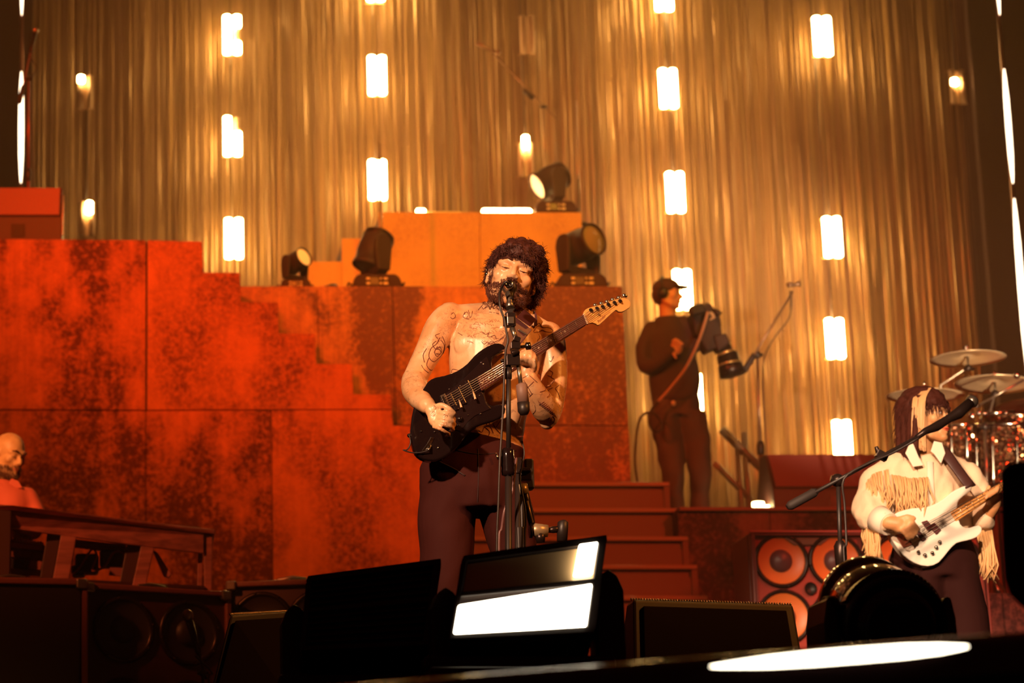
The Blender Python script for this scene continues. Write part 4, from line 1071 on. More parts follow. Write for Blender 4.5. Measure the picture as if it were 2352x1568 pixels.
# ---------------------------------------------------------------- the singer
Y1 = 7.80; m1 = .00143
def Q(px, py, dy=0.0): return P(px, py, Y1 + dy)
singer = thing('person', 'shirtless person in dark trousers singing at a microphone and playing a black guitar', 'person', (Q(1110, 1700).x, Y1, 0))
TS = T_of(Q(1177, 638, .0), yaw=R(-5), pitch=R(6), roll=R(16), s=.98)
B = Body()
add_head(B, TS, jaw=1.02, mouth_open=.012)
UX = (1, 0, 0)
# neck, trunk
B.limb([Q(1150, 752, .03), Q(1160, 715, .02), Q(1175, 668, .015)], [.062, .056, .056], 20)
tw = Matrix.Rotation(R(10), 3, 'Y') @ Vector((1, 0, 0))
B.tube([Q(1088, 1105), Q(1100, 1060), Q(1110, 1010), Q(1120, 950), Q(1127, 895), Q(1133, 845), Q(1138, 800), Q(1143, 762), Q(1147, 735)],
       [(.150, .110), (.142, .105), (.127, .094), (.126, .094), (.133, .100), (.146, .108), (.155, .108), (.150, .092), (.110, .070)], 36, True, True, up=tw)
# pectorals, trapezius, clavicles
for c, r in ((Q(1092, 790, -.052), (.072, .036, .062)), (Q(1188, 802, -.052), (.068, .036, .060)), (Q(1118, 925, -.052), (.060, .045, .10)), (Q(1160, 928, -.052), (.058, .045, .10))):
    B.ball(c, r, 20, 14)
B.limb([Q(1168, 712, .03), Q(1110, 722, .02), Q(1046, 728, .0)], [.040, .040, .042], 14)
B.limb([Q(1172, 715, .03), Q(1215, 742, .02), Q(1258, 772, .0)], [.040, .038, .042], 14)
B.limb([Q(1140, 742, -.052), Q(1095, 729, -.045), Q(1045, 724, -.015)], [.010, .012, .014], 10)
B.limb([Q(1165, 748, -.052), Q(1205, 750, -.045), Q(1250, 768, -.015)], [.010, .012, .014], 10)
for sx in (-1, 1): B.limb([TS @ Vector((sx * .055, .03, -.05)), Q(1150 + sx * 10, 742, -.045)], [.014, .012], 10)
# right arm (viewer's left)
B.limb(smoothpts([Q(1034, 728, .0), Q(1012, 752, -.01), Q(988, 800, -.02), Q(966, 842, -.03), Q(951, 874, -.05)], 3), [.050, .052, .052, .052, .050, .048, .046, .044, .042, .041, .040, .040, .041], 20)
B.limb(smoothpts([Q(951, 874, -.05), Q(953, 895, -.11), Q(966, 918, -.20), Q(982, 932, -.285)], 3), [.041, .042, .043, .043, .041, .038, .035, .031, .029, .027], 20)
# right hand over the strings
B.ball(Q(997, 946, -.305), (.026, .017, .034), 16, 12, Matrix.Rotation(R(-35), 3, 'Y'))
B.ball(Q(1000, 962, -.310), (.024, .015, .030), 16, 12, Matrix.Rotation(R(-20), 3, 'Y'))
for k, (a, b_, c) in enumerate((((1010, 947), (1036, 955), (1043, 963)), ((1008, 959), (1038, 967), (1044, 975)), ((1003, 970), (1034, 980), (1041, 987)), ((996, 979), (1024, 992), (1032, 998)))):
    finger(B, [Q(a[0], a[1], -.325), Q((a[0] + b_[0]) / 2, (a[1] + b_[1]) / 2 - 1, -.340), Q(b_[0], b_[1], -.330), Q(c[0], c[1], -.305), Q(c[0] - 8, c[1] + 3, -.288)], .0080 - .0005 * k)
finger(B, [Q(1000, 935, -.315), Q(1014, 930, -.330), Q(1031, 938, -.340), Q(1044, 949, -.330)], .0090)
# left arm (viewer's right)
B.limb(smoothpts([Q(1258, 772, .0), Q(1266, 800, .01), Q(1272, 860, .0), Q(1268, 915, -.02), Q(1262, 950, -.04)], 3), [.050, .052, .051, .049, .047, .045, .044, .043, .042, .041, .040, .039, .037], 20)
B.limb(smoothpts([Q(1260, 955, -.05), Q(1246, 930, -.10), Q(1230, 900, -.15), Q(1215, 868, -.185)], 3), [.036, .040, .043, .043, .041, .037, .034, .031, .028, .026], 20)
B.ball(Q(1257, 968, -.045), (.026, .028, .026), 14, 10)
# left hand round the neck
B.ball(Q(1211, 852, -.190), (.026, .018, .030), 16, 12)
B.ball(Q(1214, 842, -.188), (.026, .015, .022), 16, 12)
for k, (a, b_, c) in enumerate((((1198, 830), (1194, 818), (1200, 806)), ((1209, 832), (1207, 815), (1210, 800)), ((1220, 836), (1219, 818), (1219, 804)), ((1229, 844), (1231, 828), (1227, 812)))):
    finger(B, [Q(a[0], a[1] + 4, -.20), Q(a[0] + 1, a[1] - 3, -.238), Q(b_[0], b_[1], -.252), Q(c[0], c[1], -.232)], .0080 - .0004 * k)
finger(B, [Q(1200, 850, -.18), Q(1192, 835, -.165), Q(1190, 818, -.155)], .0105)
def chest_bits(me): pass
skin = B.solid('body', SKIN, singer, .0042, 3, dents=[
    (TS @ Vector((-.031, -.09, .011)), .012, (0, .004, 0)), (TS @ Vector((.031, -.09, .011)), .012, (0, .004, 0)),
    (Q(1146, 752, -.10), .018, (0, .010, 0)), (Q(1140, 830, -.14), .022, (0, .006, 0)), (Q(1141, 880, -.14), .02, (0, .006, 0)), (Q(1140, 968, -.14), .012, (0, .014, 0)),
    (Q(1100, 752, -.10), .03, (0, .006, 0)), (Q(1200, 765, -.10), .03, (0, .006, 0))])
face_bits(skin, TS, HAIR, True, (.38, .10, .05), .0034)
part('open_mouth', mat('mouth_dark', (.05, .01, .008), .5), skin, lambda b: b.ball(TS @ Vector((0, -.088, -.073)), (.016, .008, .008), 12, 8, TS.to_3x3()))
for sx, q in ((-1, (-.0865, .002, -.008)), (1, (.0865, .002, -.008))):
    part('earpiece', CHROME, skin, lambda b: (b.ball(TS @ Vector(q), .0075, 10, 8), b.tube(smoothpts([TS @ Vector(q), TS @ Vector((sx * .095, .0, .014)), TS @ Vector((sx * .09, .03, .012)), TS @ Vector((sx * .07, .06, -.05))], 4), .0016, 6)))
# hair
rnd = random.Random(11)
cen = []
for i in range(330):
    u = rnd.random(); v = rnd.random() * 2 * PI; z = 1 - u * 1.35
    if z < -.75: continue
    s_ = math.sqrt(max(0, 1 - z * z)); x, y = s_ * math.cos(v), s_ * math.sin(v)
    X, Yy, Z = x * .079, y * .098 + .018, z * .092 + .030
    if y < .15 and Z < .052 + .02 * x: continue                 # clear face
    if y < .45 and Z < .012 and abs(x) > .6 and x < 0: continue
    if Z < -.055: continue
    cen.append((X * .99, Yy * 1.02, Z * 1.02, rnd.uniform(.012, .019)))
for x, y, z, q in [(-.078, .005, .038, .016), (-.080, .012, .018, .014), (-.081, .03, .0, .013), (-.083, .04, -.02, .012),
                   (.083, -.005, .045, .022), (.092, .0, .025, .022), (.094, .012, .002, .021), (.093, .026, -.022, .020), (.086, .038, -.048, .019), (.074, .045, -.072, .016), (.060, .05, -.094, .013), (.05, .05, -.11, .009),
                   (.0, -.085, .080, .018), (.025, -.083, .076, .020), (.05, -.070, .070, .020), (.012, -.093, .062, .014), (.032, -.088, .056, .015), (.050, -.076, .050, .014), (.022, -.095, .046, .010), (.040, -.088, .042, .010), (.062, -.058, .050, .017), (.070, -.042, .03, .014), (.052, -.08, .036, .008),
                   (-.03, -.080, .078, .018), (-.05, -.062, .070, .018), (-.066, -.035, .055, .015), (-.058, -.06, .052, .011), (-.045, -.076, .056, .008),
                   (.03, .0, .128, .024), (.0, -.02, .124, .022), (.06, -.01, .112, .024), (-.03, .0, .120, .022), (.08, .02, .09, .022), (.09, .01, .07, .02)]:
    cen.append((x, y, z, q))
R3S = TS.to_3x3()
hair_mesh('hair', HAIR, skin, TS, cen, rnd, 9000, .026, .0012, .75, Vector((0, -.05, -.8)), .0045, out=.04,
          comb=lambda p: R3S @ Vector((.12, -.30, -.9)))
# beard: short hairs on the lower face
TI = TS.inverted(); me = skin.data; off = world_loc(skin); cand = []
for v in me.vertices:
    q = TI @ (v.co + off)
    if q.length > .138 or abs(q.x) > .078: continue
    ax = abs(q.x)
    on = False
    if q.y < .022 and q.z < -.040 and q.z > -.130:
        cheek = -.046 - .016 * (1 - min(1, ax / .066))
        on = q.z < cheek - (.0 if q.y < -.02 else .0)
        if ax < .020 and q.z > -.078 - .012 and q.z < -.055: on = False
    if not on and ax < .032 and -.058 < q.z < -.043 and q.y < -.075: on = True
    if not on and ax > .062 and q.y < .004 and -.06 < q.z < .004 and q.y > -.016: on = True
    if on: cand.append((v.co + off, v.normal.copy()))
S = MB(); st_ = []
for _ in range(7500):
    p, n_ = rnd.choice(cand)
    st_.append((p + Vector((rnd.gauss(0, .0016), rnd.gauss(0, .0008), rnd.gauss(0, .0016))) - n_ * .001, n_ * .5 + Vector((rnd.gauss(0, .4), -.05, -.7))))
strands(S, st_, rnd, .0085, .0009, .6, Vector((0, 0, -.3)), 3)
S.build('beard', BEARD, skin)

# tattoos laid on the skin
bv = bvh_of(skin)
def ink(parent, paths, r=.0011, m=None, name='tattoo'):
    b = MB()
    for path in paths:
        pts = [hit(bv, x, y) for x, y in [(p.x, p.y) for p in smoothpts([Vector((x, y, 0)) for x, y in path], 4)]]
        run = []
        for p in pts:
            if p is None or (run and (p - run[-1]).length > .03):
                if len(run) > 1: b.tube(run, r, 5)
                run = []
                if p is None: continue
            run.append(p)
        if len(run) > 1: b.tube(run, r, 5)
    if b.v: return tag(b.build(name, m or INK, parent), kind='stuff')
ink(skin, [[(1010, 775), (1002, 790), (990, 800), (985, 818), (995, 830), (1008, 822), (1018, 808), (1020, 792), (1012, 780)],
           [(1005, 795), (998, 808), (1004, 818), (1014, 808), (1010, 796), (1003, 802)], [(1016, 772), (1022, 790), (1018, 812), (1004, 835)],
           [(985, 822), (980, 838), (990, 850), (1003, 842)], [(980, 800), (972, 815), (975, 832)], [(1002, 783), (994, 790), (999, 800), (1010, 803), (1012, 812), (1001, 812)],
           [(1006, 778), (1000, 770), (1010, 766)], [(968, 838), (974, 848), (984, 856)]], .0013)
ink(skin, [[(1066, 722), (1072, 716), (1076, 724), (1070, 732), (1082, 728), (1085, 714)], [(1098, 712), (1106, 704), (1110, 710), (1120, 700)], [(1036, 722), (1042, 718), (1046, 726), (1040, 732), (1034, 728)],
           [(1103, 706), (1112, 698), (1122, 702), (1114, 708)], [(1068, 716), (1064, 728), (1078, 734)],
           [(1124, 716), (1145, 720)], [(1052, 764), (1062, 770)], [(1076, 712), (1080, 730)]], .0011)
# script and foliage across the chest
scr = []
rs = random.Random(5)
for (x0, y0, wd, n_) in ((1100, 762, 36, 6), (1112, 774, 44, 7), (1072, 770, 20, 4), (1096, 742, 40, 7), (1122, 736, 30, 5), (1108, 786, 30, 5), (1076, 752, 30, 5)):
    for k in range(n_):
        x = x0 + wd * k / n_; y = y0 + rs.uniform(-2, 2) + k * .6
        g = lambda: rs.uniform(-2.4, 2.4)
        scr.append([(x + g(), y + g() - 3), (x + 2 + g(), y + g()), (x + 4 + g(), y + g() + 2), (x + 6 + g(), y + g())][:rs.choice((3, 4))])
for k in range(16):
    x = rs.uniform(1070, 1158); y = rs.uniform(733, 792); a = rs.uniform(-.5, .9); l = rs.uniform(8, 18)
    scr.append([(x, y), (x + l * .5 * math.cos(a), y + l * .5 * math.sin(a) - 2), (x + l * math.cos(a), y + l * math.sin(a))])
ink(skin, scr, .0008, MATS['tattoo_ink_faded'])
ink(skin, [[(1108, 762), (1116, 768), (1124, 764), (1120, 772), (1130, 774)], [(1106, 784), (1112, 790), (1120, 786), (1128, 794), (1118, 796)], [(1126, 774), (1136, 770), (1140, 778)],
           [(1040, 865), (1039, 848), (1062, 855), (1056, 868)], [(1090, 830), (1096, 826), (1098, 834), (1092, 838)], [(1120, 790), (1130, 783), (1136, 790), (1128, 800)]], .0011)
ink(skin, [[(x0, y0), (x0 + 30, y0 - 14 + k), (x0 + 44, y0 - 26)] for k, (x0, y0) in enumerate(((1112, 800), (1116, 794), (1122, 790), (1118, 806)))], .0007)
# horse head outline and marks on the far shoulder
ink(skin, [[(1225, 762), (1232, 752), (1240, 748), (1248, 752), (1258, 752), (1268, 756), (1269, 762), (1256, 762), (1246, 758), (1238, 762), (1226, 764)], [(1232, 748), (1238, 742), (1244, 748)], [(1238, 768), (1240, 776), (1234, 782), (1238, 790)],
           [(1271, 818), (1266, 830), (1262, 828)], [(1262, 850), (1270, 856), (1266, 866), (1274, 872), (1268, 880)], [(1258, 862), (1268, 866)], [(1270, 890), (1260, 896), (1262, 906), (1256, 912)], [(1284, 885), (1276, 892), (1282, 902), (1286, 915)],
           [(1240, 900), (1252, 896), (1254, 890), (1266, 886)]], .0011)
# cross and crosshatch on the forearm
ink(skin, [[(1203, 872), (1222, 905)], [(1199, 876), (1218, 908)], [(1201, 868), (1212, 862)], [(1216, 911), (1224, 903)], [(1210, 892), (1226, 876)], [(1234, 878), (1216, 862)]], .0012)
ink(skin, [[(1236 + k * 4, 920 + k * 3), (1242 + k * 4, 932 + k * 3)] for k in range(10)] + [[(1238 + k * 4, 930 + k * 2.2), (1250 + k * 3, 922 + k * 3)] for k in range(8)] + [[(1262, 965), (1268, 955), (1274, 962), (1270, 972), (1262, 970)], [(1228, 930), (1230, 942), (1224, 950)]], .0009)
# belly lines and writing
ink(skin, [[(1100, 988), (1107, 992), (1113, 980), (1126, 980), (1133, 995)], [(1113, 980), (1124, 990), (1122, 1000), (1116, 1004)], [(1127, 965), (1140, 985), (1150, 996)], [(1150, 965), (1140, 980)],
           [(1080, 1012), (1094, 1006), (1104, 1014)], [(1098, 1008), (1110, 1008)]], .0013)
tq = hit(bv, 1171, 1004)
if tq: text3d('ep on dream', tq + Vector((0, -.001, 0)), (1, .15, .05), (0, 0, 1), .0085, INK, skin, 'tattoo', shear=.3)
# finger letters
ink(skin, [[(1018, 954), (1022, 951), (1022, 957), (1017, 957)], [(1024, 953), (1028, 954), (1026, 958)], [(1014, 972), (1018, 970), (1020, 975), (1016, 978)], [(1022, 972), (1026, 970), (1024, 976)],
           [(990, 950), (996, 944), (1000, 950), (994, 956), (990, 952)], [(996, 930), (1002, 936), (998, 940)]], .0007, MATS['tattoo_ink_faded'])

# trousers
TRO = mat('trouser_cloth', (0.045, 0.010, 0.008), 0.75, spec=.08, bump=.15, bscale=400)
B = Body()
B.tube([Q(1088, 1175), Q(1086, 1130), Q(1087, 1095), Q(1098, 1055), Q(1108, 1026), Q(1111, 1012)], [(.150, .125), (.172, .136), (.176, .132), (.158, .120), (.140, .108), (.137, .105)], 40, True, True, up=(1, 0, 0))
fl = lambda px, z, dy=0: Vector((Q(px, 1600).x, Y1 + dy, z))
B.tube([Q(1035, 1110), Q(1026, 1180), Q(1026, 1285), fl(1024, .45, .0), fl(1018, .20, .0), fl(1014, .06, .0)], [(.094, .12), (.094, .115), (.086, .105), (.080, .095), (.078, .092), (.080, .095)], 24, True, True, up=(1, 0, 0))
B.tube([Q(1142, 1110, .01), Q(1166, 1190, .0), Q(1184, 1275, .0), fl(1204, .45, .02), fl(1218, .20, .03), fl(1226, .06, .03)], [(.090, .115), (.086, .11), (.072, .10), (.072, .095), (.075, .092), (.080, .095)], 24, True, True, up=(1, 0, 0))
tro = B.solid('trousers', TRO, singer, .0075, 4)
for v in tro.data.vertices:
    p = v.co + world_loc(tro)
    f = noise.noise(Vector((p.x * 9 + p.z * 5, p.y * 6, p.z * 5))) * .007 + noise.noise(Vector((p.x * 24 - p.z * 12, p.y * 9, p.z * 10))) * .004
    crease = math.exp(-((p.x - Q(1100, 1100).x + (p.z - .95) * .12) / .010) ** 2) * .003
    v.co += v.normal * (f * (0.4 if p.z > 1.0 else 1.0) + crease)
btv = bvh_of(tro)
def on_tro(path, r, name, m, sub=4):
    pts = [hit(btv, p.x, p.y, .001) for p in smoothpts([Vector((x, y, 0)) for x, y in path], sub)]
    pts = [p for p in pts if p]
    if len(pts) > 1: part(name, m, tro, lambda b: b.tube(pts, r, 6))
DK = mat('seam_dark', (0.03, 0.010, 0.010), .8)
on_tro([(1008, 1060), (1040, 1075), (1068, 1092)], .0028, 'pocket_seam', DK)
on_tro([(1098, 1030), (1099, 1090), (1097, 1150), (1096, 1188)], .0016, 'fly_seam', DK)
on_tro([(1150, 1048), (1168, 1058), (1190, 1062)], .0016, 'pocket_seam', DK)
on_tro([(1036, 1030), (1080, 1040), (1120, 1042), (1185, 1034)], .0012, 'waist_seam', DK)
part('belt_ring', CHROME, tro, lambda b: b.tube([Q(1139, 1040, -.135), Q(1145, 1056, -.14)], .004, 8))
for px, dy in ((1012, -.05), (1230, -.02)):
    c = fl(px, .0, dy)
    part('boot', mat('boot_leather', (0.03, .015, .012), .35), singer, lambda b: b.tube([c + Vector((0, .09, .055)), c + Vector((0, .03, .06)), c + Vector((0, -.08, .05)), c + Vector((0, -.17, .035)), c + Vector((0, -.20, .025))], [(.030, .042), (.045, .05), (.048, .042), (.042, .033), (.015, .02)], 16, True, True, up=(1, 0, 0)))
# body pack at the back of the hip
part('radio_pack', BLACK, singer, lambda b: b.box(Q(1214, 1090, .05), (.03, .05, .10)), .006)
part('pack_cable', CABLE, singer, lambda b: b.tube(smoothpts([Q(1199, 1012, -.03), Q(1204, 1035, -.04), Q(1203, 1052, -.04), Q(1199, 1070, -.03), Q(1212, 1080, .0)], 5), .0026, 6))

# ---------------------------------------------------------------- the guitar
def G(px, py, d=0.0): return P(px, py, 7.595 + (px - 1060) * .00022 - d)
gt = thing('electric_guitar', 'black electric guitar with pale maple headstock held by the singer', 'guitar', G(1050, 960))
outl = [(1157, 791), (1145, 787), (1130, 790), (1110, 800), (1090, 816), (1074, 834), (1050, 851), (1023, 861), (1000, 866), (985, 874), (978, 884), (962, 910), (950, 938), (944, 975), (944, 1000), (947, 1020), (954, 1040), (967, 1052), (985, 1058), (1005, 1057), (1027, 1047), (1051, 1026), (1070, 1001), (1087, 984), (1110, 974), (1135, 967), (1152, 958), (1161, 945), (1160, 932), (1148, 926), (1135, 930), (1121, 926), (1116, 914), (1114, 902), (1118, 890), (1133, 862), (1131, 848), (1130, 832), (1136, 818), (1150, 810), (1160, 803), (1161, 796)]
op = [Vector((x, y, 0)) for x, y in outl]; op = smoothpts(op, 2, True)
part('body', BLACKG, gt, lambda b: b.prism([G(p.x, p.y) for p in op], (0, .044, 0)), .013)
bodyg = [o for o in bpy.data.objects if o.parent == gt][-1]; bodyg.modifiers['bevel'].segments = 4
PG = mat('pickguard_black', (0.016, 0.007, 0.007), .22)
pg = [(1118, 818), (1100, 835), (1085, 850), (1060, 875), (1022, 905), (1008, 925), (1012, 950), (1040, 985), (1058, 990), (1075, 968), (1090, 955), (1112, 945), (1128, 938), (1116, 925), (1110, 905), (1104, 897), (1126, 862), (1127, 845)]
part('pickguard', PG, gt, lambda b: b.prism([G(x, y, .0025) for x, y in pg], (0, .003, 0)), .001)
part('screw', CHROME, gt, lambda b: [b.ball(G(x, y, .003), .0026, 8, 6) for x, y in ((1105, 832), (1110, 836), (1057, 886), (1083, 875), (1012, 925), (1032, 893), (1101, 908), (1104, 950), (1052, 976), (1056, 976), (1040, 991), (1034, 1003), (998, 991), (967, 990), (1006, 1028), (1075, 953))])
gobj = [o for o in bpy.data.objects if o.parent == gt][-1]; gobj['kind'] = 'stuff'
# neck, fretboard
ndir = (G(1343, 733) - G(1103, 884)).normalized()
part('neck', mat('maple', (0.72, 0.40, 0.16), .35, var=.15, vscale=6), gt, lambda b: b.prism([G(1096, 868, .004), G(1340, 722, .002), G(1349, 744, .002), G(1106, 899, .004)], (0, .020, 0)), .006)
part('fretboard', mat('rosewood', (0.14, 0.035, 0.025), .4, var=.3, vscale=30), gt, lambda b: b.prism([G(1096, 868, .009), G(1339, 722, .008), G(1348, 743, .008), G(1106, 897, .009)], (0, .006, 0)), .001)
fa, fb_ = Vector((1338.5, 722.5)), Vector((1347.5, 743)); ga, gb = Vector((1097, 869)), Vector((1106.5, 896.5))
FR = mat('fret_wire', (0.85, 0.6, 0.4), .2, .9)
for k in range(1, 22):
    t = (1 - 2 ** (-k / 12)) / (1 - 2 ** (-21.6 / 12))
    a = fa.lerp(ga, t); b__ = fb_.lerp(gb, t)
    part('fret', FR, gt, lambda b: b.cyl(G(a.x, a.y, .0098), G(b__.x, b__.y, .0098), .0011, .0011, 6))
for k in (3, 5, 7, 9, 12, 15, 17, 19, 21):
    t = ((1 - 2 ** (-(k - .5) / 12))) / (1 - 2 ** (-21.6 / 12))
    c = (fa.lerp(ga, t) + fb_.lerp(gb, t)) / 2
    part('fret_dot', mat('pearl', (0.9, 0.65, 0.42), .3), gt, lambda b: b.cyl(G(c.x, c.y, .0090), G(c.x, c.y, .0096), .0030, .0030, 12))
part('nut', mat('bone', (0.85, .65, .45), .4), gt, lambda b: b.prism([G(1339, 721, .011), G(1342, 720, .011), G(1351, 742, .011), G(1348, 743.5, .011)], (0, .010, 0)))
hs = [(1341, 721), (1342, 714), (1349, 708), (1362, 704), (1386, 698), (1401, 692), (1416, 687), (1430, 684), (1440, 686), (1447, 692), (1448, 700), (1446, 706), (1441, 709), (1435, 713), (1428, 716), (1420, 715), (1414, 712), (1395, 729), (1376, 746), (1370, 744), (1362, 741), (1354, 742), (1348, 744)]
hd = part('headstock', mat('maple_amber', (0.80, 0.40, 0.11), .3, var=.12, vscale=8), gt, lambda b: b.prism([G(p.x, p.y, .001) for p in smoothpts([Vector((x, y, 0)) for x, y in hs], 2, True)], (0, .014, 0)), .0015)
posts = [(1357, 712), (1371, 708), (1384, 704), (1397, 699), (1411, 695), (1424, 691)]
for k, (x, y) in enumerate(posts):
    tn = part('tuner', CHROME, gt, lambda b: (b.cyl(G(x, y, .0), G(x, y, .014), .0042, .0036, 12), b.cyl(G(x, y, .0), G(x, y, .003), .0065, .0065, 12)))
    part('tuner_button', CHROME if k == 5 else STEEL, tn, lambda b: b.ball(G(x + 11, y - 11 + (0 if k < 5 else -1), -.004), (.0088, .005, .0062), 12, 8, Matrix.Rotation(R(18), 3, 'Y')))
part('string_tree', CHROME, hd, lambda b: (b.cyl(G(1376, 722, .002), G(1376, 722, .007), .0028, .0028, 8)))
text3d('Fender', G(1374, 742, .0016), (G(1400, 718) - G(1374, 742)), (G(1365, 732) - G(1374, 742)), .0125, mat('logo_dark', (0.20, 0.04, 0.02), .5), hd, 'logo', shear=.35)
text3d('STRATOCASTER', G(1384, 728.5, .0016), (G(1410, 711) - G(1384, 728.5)), (G(1378, 722) - G(1384, 728.5)), .0045, MATS['logo_dark'], hd, 'logo')
ba, bb = Vector((1020, 912)), Vector((1030, 936))
STR = mat('string_wire', (0.9, 0.62, 0.42), .25, .9)
for k in range(6):
    t = k / 5; p0 = ba.lerp(bb, t); p1 = fa.lerp(fb_, .10 + .8 * t); p2 = Vector(posts[k])
    part('string', STR, gt, lambda b: b.tube([G(p0.x, p0.y, .013), G(p1.x, p1.y, .0125), G(p2.x, p2.y, .008)], .0010 - .00008 * k, 5))
part('bridge', STEEL, gt, lambda b: b.prism([G(x, y, .006) for x, y in ((1012, 908), (1022, 903), (1036, 938), (1026, 943))], (0, .007, 0)), .001)
for k in range(6):
    p0 = ba.lerp(bb, k / 5); part('saddle', CHROME, gt, lambda b: b.box(G(p0.x - 1, p0.y, .009), (.011, .007, .0045)))
for (x, y) in ((1080, 893), (1058, 908), (1040, 922)):
    part('pickup', PG, gt, lambda b: b.box(G(x, y, .003), (.014, .006, .062), Matrix.Rotation(R(-24), 3, 'Y')), .004)
for (x, y) in ((1091, 913), (1059, 932)):
    part('selector_tip' if x == 1091 else 'tremolo_tip', mat('ivory_tip', (.8, .5, .3), .3), gt, lambda b: b.tube([G(x - 5, y - 14, .006), G(x, y, .020), G(x + 1, y + 4, .022)], [.0018, .0035, .004], 8))
for (x, y) in ((1056, 962), (1042, 978)):
    part('control_knob', BLACKG, gt, lambda b: b.lathe([(.010, 0), (.009, .005), (.008, .008), (0, .0085)], G(x, y, .003), (0, -1, 0), 18))
part('jack_plate', CHROME, gt, lambda b: b.prism([G(x, y, .002) for x, y in ((990, 1003), (998, 1006), (988, 1026), (974, 1038), (969, 1034), (980, 1020))], (0, .003, 0)), .001)
part('jack_plug', CHROME, gt, lambda b: b.cyl(G(988, 1024, .003), G(984, 1034, .016), .005, .004, 8))
part('strap_button', CHROME, gt, lambda b: b.ball(G(940, 1000, -.02), .007, 8, 6))
part('jack_lead', CABLE, gt, lambda b: b.tube(smoothpts([G(940, 999, -.01), G(943, 1012, .0), G(941, 1024, .0), G(934, 1033, .0), G(926, 1033, .0), G(945, 1039, .003), G(965, 1039, .008), G(984, 1034, .014)], 5), .0022, 6))
stp = part('strap', mat('strap_leather', (0.10, 0.032, 0.030), .45, bump=.1), gt, lambda b: b.prism([Q(1185, 728, -.145), Q(1222, 757, -.135), Q(1196, 790, -.165), Q(1170, 815, -.18), Q(1150, 803, -.185), Q(1160, 775, -.17)], (0, .004, 0)), .001)
part('strap_pad', mat('strap_leather_dark', (0.085, 0.025, 0.026), .35), stp, lambda b: b.add(*(lambda f, k: (f + k, [(0, 1, 2, 3), (4, 7, 6, 5), (0, 4, 5, 1), (1, 5, 6, 2), (2, 6, 7, 3), (3, 7, 4, 0)]))([Q(1203, 711, -.10), Q(1231, 735, -.085), Q(1217, 750, -.150), Q(1186, 729, -.160)], [Q(1205, 709, -.08), Q(1232, 733, -.07), Q(1219, 749, -.135), Q(1188, 728, -.145)])), .003)
part('strap_buckle', STEEL, stp, lambda b: b.box(Q(1200, 762, -.152), (.030, .004, .006), Matrix.Rotation(R(32), 3, 'Y')), .001)
part('strap', MATS['strap_leather'], gt, lambda b: b.tube([Q(1232, 735, -.06), Q(1228, 728, .03), Q(1215, 745, .10), Q(1150, 820, .14), Q(1060, 920, .13), Q(975, 990, .02), G(944, 1000, -.02)], [(.022, .003)] * 7, 8, True, True, up=(0, 0, 1)))

# ---------------------------------------------------------------- microphone stand of the singer
YS = 7.34
def H(px, py, d=0.0): return P(px, py, YS + d)
ms = thing('microphone_stand', 'black microphone stand with many clamps directly in front of the singer', 'microphone stand', (H(1168, 1700).x, YS, 0))
zt = Vector((H(1168, 1700).x, YS, 0.03))
part('upper_pole', BLACK, ms, lambda b: b.cyl(H(1168, 835), H(1168, 1045), .0075, .0075, 16))
part('lower_pole', BLACK, ms, lambda b: b.cyl(H(1168, 1040), zt, .0105, .0115, 16))
part('height_clutch', BLACKG, ms, lambda b: b.lathe([(.010, -.045), (.019, -.042), (.021, -.03), (.019, -.02), (.021, -.010), (.019, 0), (.021, .010), (.019, .02), (.020, .035), (.012, .042)], H(1166, 1060), (0, 0, 1), 20))
part('tube_stop', BLACK, ms, lambda b: b.cyl(H(1168, 845), H(1168, 870), .010, .010, 14))
part('upper_clamp', BLACKM, ms, lambda b: (b.box(H(1177, 828), (.042, .035, .036)), b.box(H(1183, 795), (.030, .032, .022)), b.cyl(H(1150, 828), H(1165, 828), .006, .006, 8), b.box(H(1186, 780), (.022, .03, .016), Matrix.Rotation(R(20), 3, 'Y')), b.cyl(H(1175, 812, -.02), H(1192, 806, -.02), .010, .009, 12)), .003)
part('clamp_screw', CHROME, ms, lambda b: b.tube([H(1190, 797), H(1206, 795), H(1208, 795), H(1218, 794)], [.0045, .0045, .012, .012], 12))
part('boom_rod', STEEL, ms, lambda b: b.cyl(H(1176, 752), H(1187, 784), .0085, .0070, 12))
cw = part('counter_rod', STEEL, ms, lambda b: b.cyl(H(1190, 832), H(1197, 890), .0065, .0065, 12))
part('counterweight', mat('weight_grip', (0.22, 0.12, 0.09), .55), cw, lambda b: b.tube([H(1197, 880), H(1198, 884), H(1202, 924)], [.010, .0175, .0180], 16))
part('weight_cap', BLACK, cw, lambda b: b.tube([H(1202, 924), H(1203, 944), H(1204, 952)], [.0190, .0185, .012], 16))
part('swivel', BLACKM, ms, lambda b: (b.box(H(1173, 735), (.028, .03, .044)), b.box(H(1160, 738), (.012, .02, .030))), .003)
part('swivel_plate', STEEL, ms, lambda b: b.box(H(1173, 735, -.018), (.020, .003, .022)), .001)
part('cable_hook', BLACK, ms, lambda b: b.prism([H(1160, 718), H(1172, 709), H(1186, 706), (H(1180, 713)), H(1176, 722), H(1163, 724)], (0, .02, 0)), .002)
mic = part('microphone', STEEL, ms, lambda b: b.tube([H(1172, 708, .0), H(1171, 698, .01), H(1171, 690, .01), H(1170, 676, .02), H(1170, 672, .03)], [.013, .012, .009, .0135, .010], 16))
part('microphone_body', BLACKM, mic, lambda b: b.tube([H(1168, 655, -.03), H(1168, 654, .03), H(1169, 658, .14), H(1170, 660, .16)], [.009, .012, .017, .012], 18))
part('grille', STEEL, mic, lambda b: b.ball(H(1170, 662, .185), .025, 16, 12))
